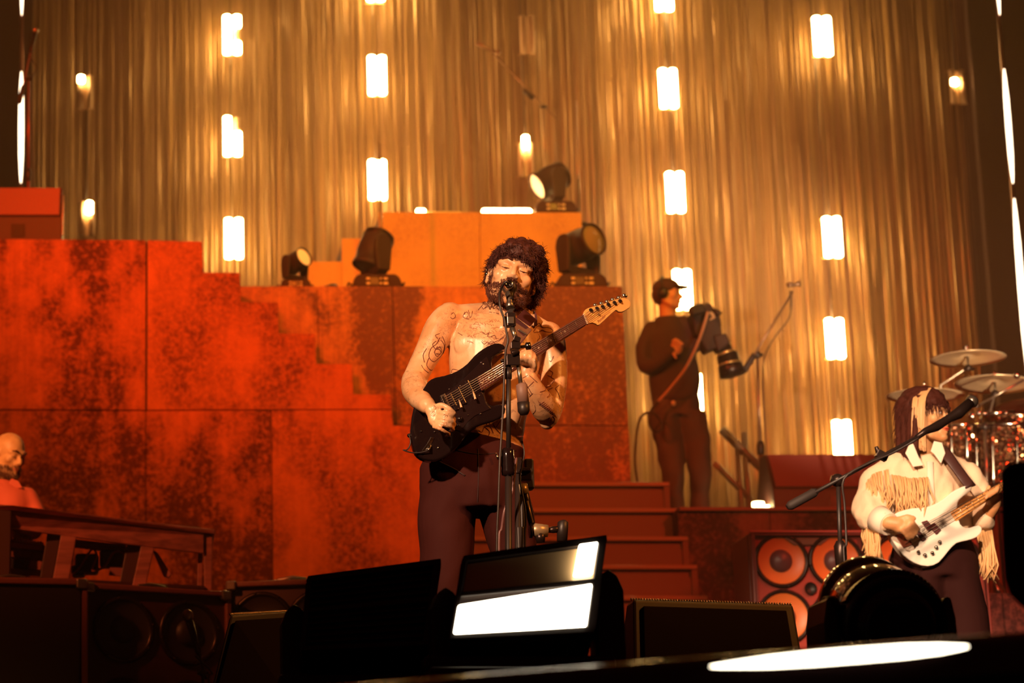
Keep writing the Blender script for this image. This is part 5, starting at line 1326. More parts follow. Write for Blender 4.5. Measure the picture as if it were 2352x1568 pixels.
part('connector', CHROME, mic, lambda b: (b.lathe([(.0125, -.01), (.0135, .0), (.0125, .006), (.008, .006), (.007, -.004), (.0, -.004)], H(1169, 653, -.035), (0, -1, .1), 18)))
part('clip', BLACK, mic, lambda b: b.tube([H(1172, 690, .01), H(1175, 672, .02), H(1174, 662, .04)], [.010, .009, .007], 10))
part('microphone_cable', CABLE, ms, lambda b: b.tube(smoothpts([H(1169, 652, -.045), H(1165, 647, -.055), H(1157, 651, -.05), H(1149, 668, -.03), H(1147, 690, -.02), H(1151, 712, -.02), H(1158, 732, -.02), H(1163, 760, -.02), H(1167, 782, -.02), H(1162, 802, -.02), H(1159, 840, -.015), H(1157, 900, -.015), H(1153, 980, -.015), H(1148, 1060, -.02), H(1145, 1150, -.02), H(1141, 1260, -.02), Vector((H(1138, 1500).x, YS - .05, .3)), Vector((H(1100, 1700).x, YS - .2, .01))], 4), .0036, 8))
part('tripod_leg', BLACKM, ms, lambda b: b.tube([zt + Vector((0, 0, .30)), zt + Vector((-.25, .16, -.015))], .008, 8))
part('tripod_leg', BLACKM, ms, lambda b: b.tube([zt + Vector((0, 0, .30)), zt + Vector((.26, .12, -.015))], .008, 8))
part('tripod_leg', BLACKM, ms, lambda b: b.tube([zt + Vector((0, 0, .30)), zt + Vector((0.02, -.28, -.015))], .008, 8))
# second stand with holder, right behind it
YT = 7.48
def K(px, py, d=0.0): return P(px, py, YT + d)
ms2 = thing('holder_stand', 'second low stand with jointed arm and dark cup holder beside the singer legs', 'microphone stand', (K(1190, 1700).x, YT, 0))
GOLD = mat('warm_grey_metal', (0.42, 0.30, 0.17), .35, .5)
part('pole', BLACK, ms2, lambda b: b.cyl(K(1190, 1085), (K(1190, 1700).x, YT, .02), .010, .012, 12))
part('clamp', BLACKM, ms2, lambda b: (b.box(K(1207, 1090), (.034, .03, .040)), b.box(K(1190, 1070), (.020, .03, .050)), b.box(K(1206, 1080, -.02), (.038, .012, .008))), .003)
part('arm', BLACKM, ms2, lambda b: b.tube([K(1200, 1112), K(1210, 1150), K(1222, 1206)], [.0125, .012, .010], 14))
part('arm_collar', GOLD, ms2, lambda b: (b.tube([K(1199, 1112), K(1204, 1135)], [.0165, .0165], 12), b.tube([K(1211, 1150, -.012), K(1223, 1200, -.012)], [.004, .004], 8)))
part('joint', GOLD, ms2, lambda b: b.tube([K(1218, 1217), K(1228, 1217), K(1258, 1219)], [.014, .022, .019], 18))
part('joint_cap', BLACKM, ms2, lambda b: (b.tube([K(1216, 1218), K(1222, 1218)], [.024, .024], 18), b.tube([K(1240, 1225), K(1242, 1246)], [.018, .013], 14)))
part('link', BLACKM, ms2, lambda b: b.tube([K(1258, 1218), K(1270, 1216), K(1286, 1215)], [.007, .011, .010], 12))
part('cup', BLACK, ms2, lambda b: b.tube([K(1292, 1194), K(1293, 1199), K(1292, 1214), K(1291, 1243)], [.008, .0165, .0175, .016], 18))
part('cable', mat('mauve_cable', (0.16, 0.07, 0.07), .4), ms2, lambda b: b.tube(smoothpts([K(1186, 1052, -.05), K(1184, 1075, -.06), K(1180, 1105, -.06), K(1176, 1130, -.06), K(1163, 1160, -.06), K(1157, 1180, -.06), K(1152, 1215, -.05), K(1146, 1250, -.05), Vector((K(1143, 1400).x, YT - .05, .3)), Vector((K(1143, 1400).x, YT, .01))], 4), .0042, 8))
part('cable', CABLE, ms2, lambda b: b.tube(smoothpts([K(1200, 1056, -.03), K(1198, 1075, -.03), K(1194, 1100, -.03), K(1205, 1160, -.04), K(1208, 1200, -.04), K(1206, 1250, -.04), Vector((K(1206, 1400).x, YT - .04, .3)), Vector((K(1210, 1400).x, YT, .01))], 4), .003, 8))
part('foot', BLACKM, ms2, lambda b: b.lathe([(.12, 0), (.12, .012), (.03, .03), (.012, .06)], (K(1190, 1700).x, YT, 0), (0, 0, 1), 24))
part('battery_pack', BLACK, ms2, lambda b: (b.box(K(1195, 1236), (.022, .03, .07)), b.box(K(1200, 1180), (.014, .02, .12))), .004)

# ---------------------------------------------------------------- the bass player
Y2 = 9.85
def V(px, py, dy=0.0): return P(px, py, Y2 + dy)
bp_ = thing('person', 'person in cream fringed shirt and black trousers playing a white bass guitar', 'person', (V(2140, 1700).x, Y2, 0))
TB = T_of(V(2126, 957, .0), yaw=R(46), pitch=R(3), roll=R(4), s=.97)
B = Body()
add_head(B, TB, jaw=.92, mouth_open=.004)
B.limb([V(2112, 1072, .03), V(2116, 1040, .02), V(2122, 990, .01)], [.055, .050, .050], 16)
B.ball(V(2118, 1120, 0), (.13, .09, .16), 20, 14)
B.limb([V(2085, 1080, 0), V(2030, 1097, .01), V(2006, 1170, -.03), V(2040, 1200, -.20)], [.04, .035, .03, .026], 12)
B.limb([V(2150, 1080, 0), V(2213, 1095, .01), V(2252, 1190, -.02), V(2268, 1180, -.07)], [.04, .035, .03, .026], 12)
# hands
B.ball(V(2066, 1206, -.215), (.034, .026, .036), 14, 10, Matrix.Rotation(R(-40), 3, 'Y'))
B.limb([V(2040, 1200, -.20), V(2062, 1204, -.215)], [.030, .030], 12)
for k, (a, b_, c) in enumerate((((2080, 1196), (2100, 1204), (2110, 1216)), ((2078, 1203), (2096, 1214), (2104, 1226)), ((2074, 1211), (2090, 1224), (2096, 1234)), ((2068, 1216), (2082, 1230), (2086, 1238)))):
    finger(B, [V(*a, -.225), V((a[0] + b_[0]) / 2, (a[1] + b_[1]) / 2 - 2, -.245), V(*b_, -.240), V(*c, -.225)], .0105)
finger(B, [V(2066, 1192, -.22), V(2084, 1186, -.235), V(2100, 1190, -.235)], .0115)
B.ball(V(2283, 1150, -.10), (.030, .028, .042), 14, 10)
B.limb([V(2262, 1190, -.06), V(2278, 1165, -.09)], [.030, .030], 12)
for k in range(4):
    x = 2268 + k * 8; y = 1138 - k * 5
    finger(B, [V(x + 6, y + 18, -.11), V(x + 2, y + 4, -.165), V(x, y - 4, -.185), V(x - 3, y + 6, -.19)], .0105)
finger(B, [V(2270, 1150, -.08), V(2268, 1130, -.08), V(2272, 1118, -.08)], .0115)
sk2 = B.solid('body', SKIN2, bp_, .0062, 4)
face_bits(sk2, TB, HAIR, False, (.62, .10, .05))
rnd = random.Random(21)
cen = []
for i in range(260):
    u = rnd.random(); v = rnd.random() * 2 * PI; z = 1 - u * 1.3; s_ = math.sqrt(max(0, 1 - z * z)); x, y = s_ * math.cos(v), s_ * math.sin(v)
    X, Yy, Z = x * .082, y * .102 + .016, z * .096 + .026
    if y < .0 and Z < .045: continue
    if Z < -.10: continue
    cen.append((X, Yy, Z, rnd.uniform(.014, .020)))
for k in range(9): cen.append((-.055 + k * .0135, -.088 + abs(k - 4) * .004, .052, .012)); cen.append((-.055 + k * .0135, -.090 + abs(k - 4) * .004, .036, .009))
for k in range(26):
    z = .02 - k * .0095
    for q in range(4):
        cen.append((-.085 - .004 * k * .3 + q * .010, .00 + q * .030, z, .020 - k * .0003))
    if k < 16: cen.append((.080 - q * .004, .03 + .004 * k, z, .015))
hb_ = hair_mesh('hair', mat('dark_brown_hair', (0.060, 0.014, 0.008), .7, spec=.15), sk2, TB, cen, rnd, 3200, .050, .0016, .12, Vector((0, 0, -1.6)), .006, out=.12, comb=lambda p: Vector((0, 0, -1.3)))
# light front strands
BL = mat('light_hair', (0.72, 0.38, 0.16), .4)
S = MB()
for k in range(90):
    a = rnd.uniform(0, 1); x0 = -.076 - a * .006; yy0 = -.040 + a * .055;
    pts = [TB @ Vector((x0 * .55, yy0 * .8 - .02, .110)), TB @ Vector((x0 * 1.06 - .006, yy0 - .008, .06)), TB @ Vector((x0 * 1.14 - .010 + rnd.gauss(0, .002), yy0 - .004, -.01)), TB @ Vector((x0 * 1.10 - .012 + rnd.gauss(0, .003), yy0, -.08)), TB @ Vector((x0 * 1.05 - .012 + rnd.gauss(0, .005), yy0 + .004, -.155 + rnd.gauss(0, .012)))]
    S.tube(smoothpts(pts, 3), .0026, 4, False)
S.build('front_strands', BL, hb_)

SHIRT = mat('cream_shirt', (0.86, 0.62, 0.42), .75, bump=.2, bscale=60)
WSH = mat('white_collar', (0.92, 0.78, 0.62), .7)
B = Body()
B.tube([V(2142, 1250), V(2135, 1180), V(2125, 1120), V(2120, 1075), V(2118, 1052)], [(.155, .115), (.165, .12), (.175, .12), (.165, .10), (.09, .075)], 32, True, True, up=(1, 0, 0))
B.limb([V(2085, 1062, .01), V(2055, 1075, .01), V(2030, 1095, .01)], [.055, .062, .062], 16)
B.limb([V(2150, 1062, .01), V(2190, 1075, .01), V(2215, 1092, .01)], [.055, .060, .060], 16)
B.limb(smoothpts([V(2030, 1095, .01), V(2012, 1130, .0), V(2000, 1170, -.05), V(2012, 1195, -.12), V(2034, 1200, -.18)], 3), [.068, .072, .074, .076, .076, .074, .072, .066, .060, .054, .048, .043, .040], 18)
B.limb(smoothpts([V(2215, 1092, .01), V(2238, 1130, .0), V(2256, 1180, -.02), V(2262, 1200, -.04), V(2264, 1188, -.06)], 3), [.064, .064, .062, .060, .056, .054, .052, .050, .048, .045, .042, .040, .038], 18)
shr = B.solid('shirt', SHIRT, bp_, .0085, 4)
for v in shr.data.vertices:
    p = v.co + world_loc(shr); v.co += v.normal * (noise.noise(Vector((p.x * 14 + p.z * 5, p.y * 10, p.z * 6))) * .016 + noise.noise(Vector((p.x * 30 - p.z * 14, p.y * 20, p.z * 12))) * .009)
part('cuff', WSH, shr, lambda b: b.tube([V(2018, 1192, -.14), V(2042, 1204, -.19)], [.058, .046], 20))
for pts in ([(2098, 1018), (2112, 1052), (2122, 1068), (2098, 1072), (2080, 1040), (2088, 1022)], [(2146, 1012), (2164, 1016), (2172, 1040), (2162, 1064), (2146, 1042), (2138, 1036)]):
    part('collar', WSH, shr, lambda b: b.prism([V(x, y, -.105 + (y - 1015) * -.0004) for x, y in pts], (0, .008, 0)), .003)
part('placket', WSH, shr, lambda b: b.tube([V(2136, 1060, -.112), V(2138, 1110, -.125), V(2142, 1180, -.125)], [(.014, .004)] * 3, 8, True, True, up=(1, 0, 0)))
# fringe: long strips hanging from yoke and sleeves
def fringe(b, rnd, line, lens, n, dy=-.0, w_=.0035):
    for k in range(n):
        t = k / (n - 1) * (len(line) - 1); i = min(int(t), len(line) - 2); q = line[i].lerp(line[i + 1], t - i); L = lens * rnd.uniform(.8, 1.08)
        q = q + Vector((rnd.gauss(0, .003), rnd.gauss(0, .006) + dy, 0))
        b.tube([q, q + Vector((rnd.gauss(0, .004), -.012, -L * .35)), q + Vector((rnd.gauss(0, .010), -.012, -L * .7)), q + Vector((rnd.gauss(0, .014), -.004, -L))], [w_, w_, w_ * .9, w_ * .6], 4)
S = MB(); fringe(S, rnd, [V(2050, 1090, -.12), V(2090, 1098, -.135), V(2128, 1096, -.135)], .165, 46)
o = S.build('chest_fringe', mat('fringe_ochre', (0.80, 0.46, 0.20), .6), shr); o['kind'] = 'stuff'
S = MB(); fringe(S, rnd, [V(1984, 1150, -.04), V(1990, 1185, -.10), V(2016, 1210, -.14)], .20, 60, w_=.0045); fringe(S, rnd, [V(1990, 1110, -.06), V(2010, 1085, -.09), V(2040, 1078, -.10)], .17, 40, w_=.003)
o = S.build('sleeve_fringe', MATS['fringe_ochre'], shr); o['kind'] = 'stuff'
S = MB(); fringe(S, rnd, [V(2244, 1212, -.02), V(2262, 1222, -.06), V(2276, 1218, -.06)], .20, 30, w_=.0045)
o = S.build('sleeve_fringe', MATS['fringe_ochre'], shr); o['kind'] = 'stuff'
B = Body()
B.tube([V(2148, 1330), V(2145, 1290), V(2142, 1248), V(2140, 1235)], [(.175, .13), (.180, .13), (.158, .115), (.150, .11)], 32, True, True, up=(1, 0, 0))
fb2 = lambda px, z: Vector((V(px, 1600).x, Y2, z))
B.tube([V(2118, 1310), V(2108, 1420), fb2(2104, .35), fb2(2102, .05)], [(.10, .12), (.095, .11), (.10, .11), (.12, .13)], 20, True, True, up=(1, 0, 0))
B.tube([V(2185, 1310), V(2212, 1420), fb2(2226, .35), fb2(2232, .05)], [(.10, .12), (.10, .11), (.105, .11), (.125, .13)], 20, True, True, up=(1, 0, 0))
B.solid('trousers', mat('black_trousers', (0.03, 0.008, 0.007), .8, spec=.08), bp_, .011, 3)
for px in (2104, 2232):
    c = fb2(px, 0); part('shoe', MATS['boot_leather'], bp_, lambda b: b.tube([c + Vector((0, .08, .035)), c + Vector((0, 0, .045)), c + Vector((0, -.12, .035)), c + Vector((0, -.18, .02))], [(.03, .03), (.045, .04), (.042, .03), (.015, .015)], 14, True, True, up=(1, 0, 0)))

bs = thing('bass_guitar', 'white bass guitar with dark pickguardless body and amber neck', 'guitar', V(2140, 1240, -.2))
bs['label'] = 'white bass guitar with amber neck worn by the cream shirted player'
def X_(px, py, d=0.0): return P(px, py, Y2 - .155 - (px - 2140) * .00012 - d)
WHITE = mat('white_lacquer', (0.95, 0.86, 0.74), .18, coat=.5)
bo = [(2230, 1115), (2218, 1115), (2204, 1120), (2186, 1130), (2164, 1148), (2145, 1158), (2127, 1164), (2093, 1167), (2062, 1176), (2048, 1188), (2041, 1206), (2044, 1228), (2056, 1250), (2076, 1275), (2102, 1293), (2132, 1300), (2157, 1291), (2178, 1266), (2197, 1247), (2221, 1241), (2244, 1233), (2255, 1220), (2254, 1210), (2247, 1206), (2236, 1209), (2219, 1212), (2206, 1203), (2200, 1180), (2199, 1162), (2203, 1148), (2219, 1135), (2230, 1126), (2233, 1119)]
part('body', WHITE, bs, lambda b: b.prism([X_(p.x, p.y) for p in smoothpts([Vector((x, y, 0)) for x, y in bo], 2, True)], (0, .045, 0)), .008)
AMB = mat('amber_neck', (0.80, 0.34, 0.08), .35)
part('neck', AMB, bs, lambda b: b.prism([X_(2182, 1176, .004), X_(2300, 1108, .004), X_(2400, 1050, .004), X_(2408, 1066, .004), X_(2308, 1124, .004), X_(2196, 1198, .004)], (0, .025, 0)), .006)
part('headstock', AMB, bs, lambda b: b.prism([X_(x, y, .002) for x, y in ((2400, 1048), (2415, 1030), (2470, 1000), (2490, 1005), (2485, 1025), (2440, 1052), (2408, 1068))], (0, .016, 0)), .003)
for k in range(11):
    a = Vector((2188 + k * 13.5, 1173 - k * 8.0)); c = a + Vector((11, 17))
    part('fret', FR, bs, lambda b: b.cyl(X_(a.x, a.y, .005), X_(c.x, c.y, .005), .0013, .0013, 6))
for k in range(4):
    t = k / 3; p0 = Vector((2070, 1232)).lerp(Vector((2084, 1256)), t); p1 = Vector((2403, 1052)).lerp(Vector((2408, 1062)), t)
    part('string', STEEL, bs, lambda b: b.tube([X_(p0.x, p0.y, .012), X_(p1.x, p1.y, .009)], .0013, 5))
DRD = mat('pickup_maroon', (0.09, 0.015, 0.015), .4)
part('bridge', mat('bridge_bronze', (0.30, 0.09, 0.05), .35, .6), bs, lambda b: b.prism([X_(x, y, .006) for x, y in ((2057, 1228), (2076, 1221), (2098, 1250), (2076, 1258))], (0, .01, 0)), .002)
for pts in (((2117, 1198), (2130, 1194), (2145, 1212), (2132, 1219)), ((2134, 1208), (2147, 1200), (2162, 1216), (2151, 1227)), ((2099, 1216), (2107, 1211), (2128, 1237), (2119, 1242))):
    part('pickup', DRD, bs, lambda b: b.prism([X_(x, y, .008) for x, y in pts], (0, .012, 0)), .002)
for x, y in ((2108, 1268), (2123, 1275), (2140, 1270), (2149, 1257), (2157, 1245)):
    part('control_knob', CHROME, bs, lambda b: b.lathe([(.0075, 0), (.007, .012), (0, .0135)], X_(x, y, .001), (0, -1, 0), 14))
part('jack_plug', CHROME, bs, lambda b: b.cyl(X_(2115, 1301, -.02), X_(2135, 1300, -.02), .007, .006, 10))
part('strap', mat('dark_strap', (0.06, 0.018, 0.014), .5), bs, lambda b: b.tube(smoothpts([V(2160, 1030, -.02), V(2172, 1040, -.10), V(2188, 1062, -.13), V(2212, 1095, -.14), V(2230, 1118, -.165)], 3), [(.024, .004)] * 13, 8, True, True, up=(1, .2, .5)))
# her microphone stand and boom in front
YM = 9.1
bsx = P(1930, 1500, YM).x
m3 = thing('microphone_stand', 'black microphone stand with long diagonal boom reaching to the bass player face', 'microphone stand', (bsx, YM, 0))
J = P(1925, 1105, YM)
part('upper_pole', BLACK, m3, lambda b: b.cyl(J, P(1931, 1300, YM), .0085, .0085, 12))
part('lower_pole', BLACK, m3, lambda b: b.cyl(P(1931, 1275, YM), (bsx, YM, .02), .013, .013, 12))
part('height_clutch', BLACKM, m3, lambda b: b.lathe([(.013, -.05), (.022, -.04), (.024, .03), (.014, .05)], P(1931, 1272, YM), (0, 0, 1), 14))
bm_ = part('boom', BLACK, m3, lambda b: b.cyl(P(1812, 1163, YM), P(2110, 1002, YM - .05), .0075, .0075, 12))
part('counterweight', RUBBER, bm_, lambda b: b.tube([P(1808, 1165, YM), P(1815, 1161, YM), P(1870, 1131, YM), P(1877, 1127, YM)], [.010, .0175, .0175, .010], 14))
part('boom_clamp', BLACKM, m3, lambda b: (b.ball(P(1924, 1103, YM), .026, 12, 8), b.tube([P(1908, 1098, YM), P(1935, 1107, YM)], .012, 10)))
part('side_clamp', BLACKM, m3, lambda b: (b.box(P(2025, 1046, YM), (.045, .03, .03), Matrix.Rotation(R(28), 3, 'Y')), b.cyl(P(2012, 1025, YM), P(2018, 1040, YM), .007, .010, 10)), .003)
m3m = part('microphone', BLACKM, m3, lambda b: b.tube([P(2105, 1005, YM - .05), P(2125, 990, YM - .04), P(2150, 980, YM - .03), P(2178, 962, YM), P(2200, 950, YM), P(2228, 925, YM + .02)], [.010, .013, .018, .016, .022, .020], 14))
part('grille', STEEL, m3m, lambda b: b.ball(P(2232, 922, YM + .03), .025, 12, 8))
part('cable', CABLE, m3, lambda b: b.tube(smoothpts([P(2110, 1006, YM - .06), P(2050, 1040, YM - .05), P(1990, 1066, YM - .05), P(1938, 1100, YM - .05), P(1940, 1160, YM - .04), P(1944, 1250, YM - .04), P(1940, 1300, YM - .04), Vector((bsx + .05, YM - .05, .02))], 4), .0045, 6))
part('tripod_foot', BLACK, m3, lambda b: b.lathe([(.15, 0), (.15, .015), (.03, .04), (.015, .07)], (bsx, YM, 0), (0, 0, 1), 24))

# ---------------------------------------------------------------- the camera operator
Y3 = 17.75
def C_(px, py, dy=0.0): return P(px, py, Y3 + dy)
co = thing('person', 'camera operator in dark jumper, jeans and cap carrying a camera on the shoulder', 'person', (C_(1570, 1170).x, Y3, ZRISE))
TC = T_of(C_(1533, 676), yaw=R(62), pitch=R(2), roll=R(3), s=1.02)
B = Body(); add_head(B, TC)
B.limb([C_(1535, 770, .02), C_(1534, 728, .02), C_(1532, 690, .01)], [.06, .062, .058], 14)
B.limb([C_(1535, 765), C_(1495, 757), C_(1484, 840, -.05), C_(1548, 805, -.19)], [.05, .045, .04, .03], 12)
B.limb([C_(1535, 765), C_(1570, 757), C_(1604, 788, -.05), C_(1620, 728, -.17)], [.05, .045, .04, .03], 12)
B.ball(C_(1553, 800, -.20), (.050, .03, .060), 14, 10, Matrix.Rotation(R(30), 3, 'Y'))
for k in range(4): finger(B, [C_(1545 + k * 5, 790 + k * 3, -.22), C_(1547 + k * 6, 781 + k * 3, -.24), C_(1554 + k * 5, 778 + k * 4, -.25)], .012)
finger(B, [C_(1543, 800, -.21), C_(1548, 815, -.23), C_(1554, 823, -.23)], .013)
B.ball(C_(1622, 722, -.18), (.045, .03, .045), 12, 8)
for k in range(4): finger(B, [C_(1618 + k * 4, 718 + k * 2, -.20), C_(1626 + k * 4, 712 + k * 3, -.24), C_(1632 + k * 3, 720 + k * 3, -.24)], .012)
finger(B, [C_(1618, 730, -.19), C_(1628, 736, -.22), C_(1634, 732, -.22)], .013)
cs = B.solid('body', SKIN2, co, .010, 3)
face_bits(cs, TC, HAIR, False)
part('short_hair', HAIR, cs, lambda b: b.ball(TC @ Vector((0, .03, .0)), (.085, .090, .085), 20, 14, TC.to_3x3().normalized()))
JUM = mat('dark_jumper', (0.060, 0.026, 0.020), .85)
B = Body()
B.tube([C_(1550, 925), C_(1550, 870), C_(1540, 800), C_(1536, 766), C_(1534, 746), C_(1533, 728)], [(.175, .13), (.185, .13), (.19, .13), (.17, .115), (.125, .10), (.078, .075)], 28, True, True, up=(1, 0, 0))
B.limb(smoothpts([C_(1497, 760), C_(1480, 800, -.02), C_(1482, 840, -.06), C_(1510, 832, -.14), C_(1540, 808, -.19)], 3), [.075, .074, .072, .070, .066, .064, .062, .058, .055, .052, .048, .044, .042], 16)
B.limb(smoothpts([C_(1568, 752), C_(1598, 790, -.05), C_(1612, 770, -.12), C_(1618, 735, -.17)], 3), [.085, .082, .078, .074, .070, .064, .058, .052, .048, .046], 16)
ju = B.solid('jumper', JUM, co, .013, 3)
for v in ju.data.vertices:
    p = v.co + world_loc(ju); v.co += v.normal * (noise.noise(Vector((p.x * 9, p.y * 8, p.z * 6))) * .018)
B = Body()
B.tube([C_(1552, 960), C_(1553, 920), C_(1553, 905)], [(.185, .135), (.178, .125), (.17, .12)], 24, True, True, up=(1, 0, 0))
fz = lambda px, z: Vector((C_(px, 1168).x, Y3, ZRISE + z))
B.tube([C_(1525, 945), C_(1536, 1020), C_(1546, 1090, -.03), C_(1548, 1140), fz(1548, .06)], [(.12, .12), (.10, .105), (.083, .09), (.070, .08), (.075, .09)], 18, True, True, up=(1, 0, 0))
B.tube([C_(1585, 950), C_(1602, 1020), C_(1607, 1080, -.03), C_(1607, 1130), fz(1606, .06)], [(.115, .12), (.098, .105), (.085, .09), (.068, .08), (.075, .09)], 18, True, True, up=(1, 0, 0))
je = B.solid('jeans', mat('dark_jeans', (0.085, 0.042, 0.030), .7), co, .013, 3)
for v in je.data.vertices:
    p = v.co + world_loc(je); v.co += v.normal * (noise.noise(Vector((p.x * 12, p.y * 8, p.z * 9))) * .016)
part('belt_pouch', mat('pale_tag', (.8, .55, .35), .4), je, lambda b: b.ball(C_(1547, 926, -.14), (.018, .01, .022), 10, 8))
for px in (1548, 1608):
    c = fz(px, 0); part('shoe', BLACK, co, lambda b: b.tube([c + Vector((-.06, .0, .04)), c + Vector((.02, -.03, .05)), c + Vector((.10, -.07, .04)), c + Vector((.15, -.09, .03))], [(.035, .035), (.045, .045), (.04, .035), (.02, .02)], 12))
R3C = TC.to_3x3().normalized()
part('cap', mat('cap_cloth', (0.07, 0.03, 0.022), .8), cs, lambda b: (b.ball(TC @ Vector((0, .010, .050)), (.088, .105, .075), 24, 14, R3C),
    b.add([TC @ Vector((x, y, z)) for z0_ in (0, .008) for x, y, z in [(-.07, -.07, .045 + z0_), (-.055, -.13, .038 + z0_), (0, -.165, .040 + z0_), (.055, -.13, .038 + z0_), (.07, -.07, .045 + z0_)]],
          [(0, 1, 2, 3, 4), (9, 8, 7, 6, 5), (0, 5, 6, 1), (1, 6, 7, 2), (2, 7, 8, 3), (3, 8, 9, 4), (4, 9, 5, 0)])))
part('headset', BLACK, cs, lambda b: (b.lathe([(.0, .022), (.035, .020), (.042, .006), (.040, -.008)], TC @ Vector((-.086, .012, -.006)), R3C @ Vector((-1, 0, 0)), 20), b.tube(smoothpts([TC @ Vector(q) for q in ((-.092, .012, .02), (-.085, .02, .09), (0, .03, .135), (.085, .02, .09), (.092, .012, .02))], 4), .008, 8)))
bc = thing('broadcast_camera', 'dark shoulder camera with big lens pointing down right, held by the operator', 'camera', C_(1640, 790, -.2))
def CA(px, py, d=0): return P(px, py, Y3 - .16 - d)
ca_r = Matrix.Rotation(math.atan2(P(1690, 850, Y3).z - P(1620, 730, Y3).z, P(1690, 850, Y3).x - P(1620, 730, Y3).x) * -1, 3, 'Y')
part('body', STAGEP, bc, lambda b: (b.prism([CA(x, y, .07) for x, y in ((1590, 718), (1600, 706), (1632, 700), (1658, 755), (1662, 790), (1640, 800), (1625, 806), (1610, 780), (1598, 765))], (0, .16, 0)),
    b.box(CA(1612, 712, .12), (.13, .06, .05), Matrix.Rotation(R(-12), 3, 'Y')), b.prism([CA(x, y, .10) for x, y in ((1640, 770), (1668, 764), (1678, 786), (1650, 806))], (0, .14, 0))), .01)
part('battery', BLACK, bc, lambda b: b.prism([CA(x, y, .03) for x, y in ((1584, 722), (1604, 712), (1620, 748), (1600, 762))], (0, .12, 0)), .008)
ln = part('lens', BLACKM, bc, lambda b: b.tube([CA(1652, 780), CA(1662, 800), CA(1668, 812), CA(1670, 815), CA(1676, 838), CA(1677, 840), CA(1684, 862)], [.055, .060, .062, .080, .082, .090, .096], 24))
part('lens_hood', BLACK, ln, lambda b: b.tube([CA(1674, 828), CA(1684, 864)], [.078, .095], 4, True, False))
part('lens_ring', mat('brass_ring', (.7, .45, .15), .3, .7), ln, lambda b: (b.tube([CA(1667, 808), CA(1669, 814)], [.068, .068], 20), b.tube([CA(1675, 833), CA(1676, 837)], [.086, .086], 20), b.tube([CA(1659, 792), CA(1660, 795)], [.064, .064], 20)))
part('carry_handle', STAGEP, bc, lambda b: b.tube(smoothpts([CA(1616, 706, .02), CA(1628, 690 + 10, .02), CA(1650, 735, .02), CA(1652, 752, .02)], 4), .014, 10))
part('viewfinder', BLACK, bc, lambda b: b.box(CA(1600, 712, .14), (.10, .09, .07), Matrix.Rotation(R(-15), 3, 'Y')), .008)
part('side_microphone', BLACK, bc, lambda b: b.cyl(CA(1640, 712, .1), CA(1654, 722, .12), .018, .022, 12), .004)
part('camera_cable', mat('tan_cable', (.5, .28, .15), .45), bc, lambda b: b.tube(smoothpts([CA(1626, 716, .17), CA(1618, 745, .18), CA(1602, 790, .18), CA(1575, 845, .16), CA(1540, 890, .12), CA(1512, 922, .08)], 5), .011, 8))
part('camera_cable', CABLE, bc, lambda b: b.tube(smoothpts([CA(1512, 922, .08), CA(1495, 945, .08), CA(1492, 975, .08), CA(1508, 992, .08), CA(1520, 975, .08), CA(1500, 948, .08), CA(1472, 958, .05), CA(1461, 1010, .05), CA(1460, 1080, .05), Vector((C_(1468, 1160).x, Y3 - .2, ZRISE + .02))], 5), .010, 8))

# ---------------------------------------------------------------- the keyboard player
Y4 = 12.75
def Ky(px, py, dy=0.0): return P(px, py, Y4 + dy)
kp = thing('person', 'person in red collared shirt bent over the keyboards at the left edge', 'person', (Ky(20, 1700).x, Y4, .22))
TK = T_of(Ky(22, 1044), yaw=R(42), pitch=R(-14), roll=R(4), s=1.0)
B = Body(); add_head(B, TK)
B.limb([Ky(5, 1125, .04), Ky(58, 1150), Ky(75, 1190, -.03), Ky(24, 1227, -.30)], [.04, .04, .035, .028], 12)
B.limb([Ky(5, 1125, .04), Ky(-50, 1150), Ky(-68, 1190, -.03), Ky(-32, 1232, -.38)], [.04, .04, .035, .028], 12)
B.limb([Ky(5, 1125, .04), Ky(8, 1095, .03), Ky(16, 1060, .02)], [.060, .058, .060], 16)
B.ball(Ky(42, 1234, -.40), (.048, .036, .024), 14, 10)
B.limb([Ky(20, 1222, -.30), Ky(38, 1232, -.38)], [.030, .028], 12)
for k in range(4): finger(B, [Ky(32 + k * 9, 1232, -.42), Ky(32 + k * 10, 1231, -.465), Ky(33 + k * 10, 1238, -.49)], .0095)
finger(B, [Ky(62, 1233, -.40), Ky(70, 1234, -.44), Ky(72, 1239, -.46)], .0100)
B.ball(Ky(-30, 1234, -.40), (.048, .036, .024), 14, 10)
ks_ = B.solid('body', SKIN2, kp, .0075, 4)
face_bits(ks_, TK, BEARD, True, (.5, .12, .06))
TKI = TK.inverted(); off = world_loc(ks_); cand = []
for v in ks_.data.vertices:
    q = TKI @ (v.co + off); ax = abs(q.x)
    if q.length > .15: continue
    if (q.y < .0 and -.13 < q.z < -.052 and not (ax < .02 and q.z > -.085)) or (ax < .03 and -.058 < q.z < -.046 and q.y < -.07): cand.append((v.co + off, v.normal.copy()))
S = MB(); st_ = []
for _ in range(1600):
    p, n_ = rnd.choice(cand); st_.append((p - n_ * .001, n_ * .4 + Vector((rnd.gauss(0, .2), 0, -.9))))
strands(S, st_, rnd, .016, .0014, .2, Vector((0, 0, -.4)), 3)
S.build('beard', mat('short_beard', (.15, .05, .02), .6), ks_)
part('earpiece', BLACK, ks_, lambda b: (b.ball(TK @ Vector((-.087, .004, -.006)), .010, 10, 8), b.tube(smoothpts([TK @ Vector(q) for q in ((-.09, .0, .0), (-.092, .02, .03), (-.085, .045, .0), (-.07, .06, -.06))], 4), .003, 6)))
RSH = mat('red_shirt', (0.62, 0.10, 0.05), .8)
B = Body()
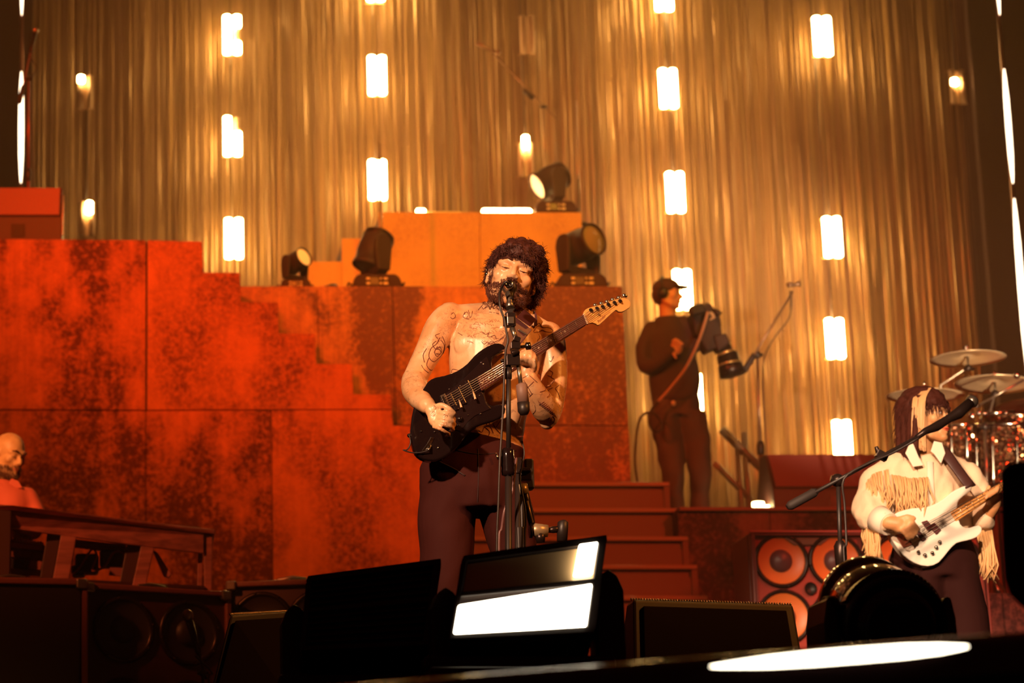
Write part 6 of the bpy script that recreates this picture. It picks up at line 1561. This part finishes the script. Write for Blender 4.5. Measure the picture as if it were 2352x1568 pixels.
B.tube([Ky(-5, 1300), Ky(-2, 1220), Ky(2, 1160), Ky(4, 1125), Ky(6, 1108)], [(.17, .13), (.19, .14), (.20, .13), (.165, .11), (.085, .08)], 28, True, True, up=(1, 0, 0))
B.limb(smoothpts([Ky(58, 1148), Ky(78, 1185, -.02), Ky(70, 1215, -.12), Ky(28, 1226, -.28)], 3), [.075, .075, .074, .072, .068, .062, .058, .052, .048, .044], 16)
B.limb(smoothpts([Ky(-50, 1148), Ky(-70, 1190, -.02), Ky(-60, 1225, -.12), Ky(-35, 1230, -.28)], 3), [.075, .075, .074, .072, .068, .062, .058, .052, .048, .044], 16)
rs_ = B.solid('shirt', RSH, kp, .010, 3)
for v in rs_.data.vertices:
    p = v.co + world_loc(rs_); v.co += v.normal * (noise.noise(Vector((p.x * 12, p.y * 8, p.z * 7))) * .014)
part('collar', RSH, rs_, lambda b: (b.prism([Ky(x, y, -.09) for x, y in ((26, 1098), (42, 1104), (52, 1120), (30, 1122), (20, 1110))], (0, .01, 0)), b.prism([Ky(x, y, -.11) for x, y in ((-4, 1104), (6, 1112), (16, 1128), (10, 1140), (-8, 1120))], (0, .01, 0))), .003)
B = Body()
fk = lambda px, z: Vector((Ky(px, 1500).x, Y4, .22 + z))
B.tube([Ky(-3, 1340), Ky(-3, 1290)], [(.17, .13), (.165, .125)], 24, True, True, up=(1, 0, 0))
for a, c in ((-38, -50), (30, 42)):
    B.tube([Ky(a, 1320), fk(c, .45), fk(c, .05)], [(.09, .10), (.07, .08), (.07, .08)], 16, True, True, up=(1, 0, 0))
B.solid('trousers', DK, kp, .013, 3)
for px in (-50, 42):
    c = fk(px, 0); part('shoe', BLACK, kp, lambda b: b.tube([c + Vector((0, .07, .03)), c + Vector((0, 0, .045)), c + Vector((0, -.12, .035)), c + Vector((0, -.17, .02))], [(.03, .03), (.042, .04), (.04, .03), (.015, .015)], 12, True, True, up=(1, 0, 0)))

# ================================================================ HAZE
hz_m = bpy.data.materials.new('stage_haze'); hz_m.use_nodes = True
nt = hz_m.node_tree; nt.nodes.remove(nt.nodes['Principled BSDF'])
vs_ = nt.nodes.new('ShaderNodeVolumeScatter'); vs_.inputs['Color'].default_value = (1, .60, .42, 1); vs_.inputs['Density'].default_value = 0.011; vs_.inputs['Anisotropy'].default_value = .55
nt.links.new(vs_.outputs[0], nt.nodes['Material Output'].inputs['Volume'])
hb = MB(); hb.span((-7, 8.6, .01), (11, 22.3, CZ1 - .1)); ho = hb.build('haze', hz_m, None, keep=True)
tag(ho, 'thin warm stage haze filling the air between singer and curtain', 'haze', kind='stuff')
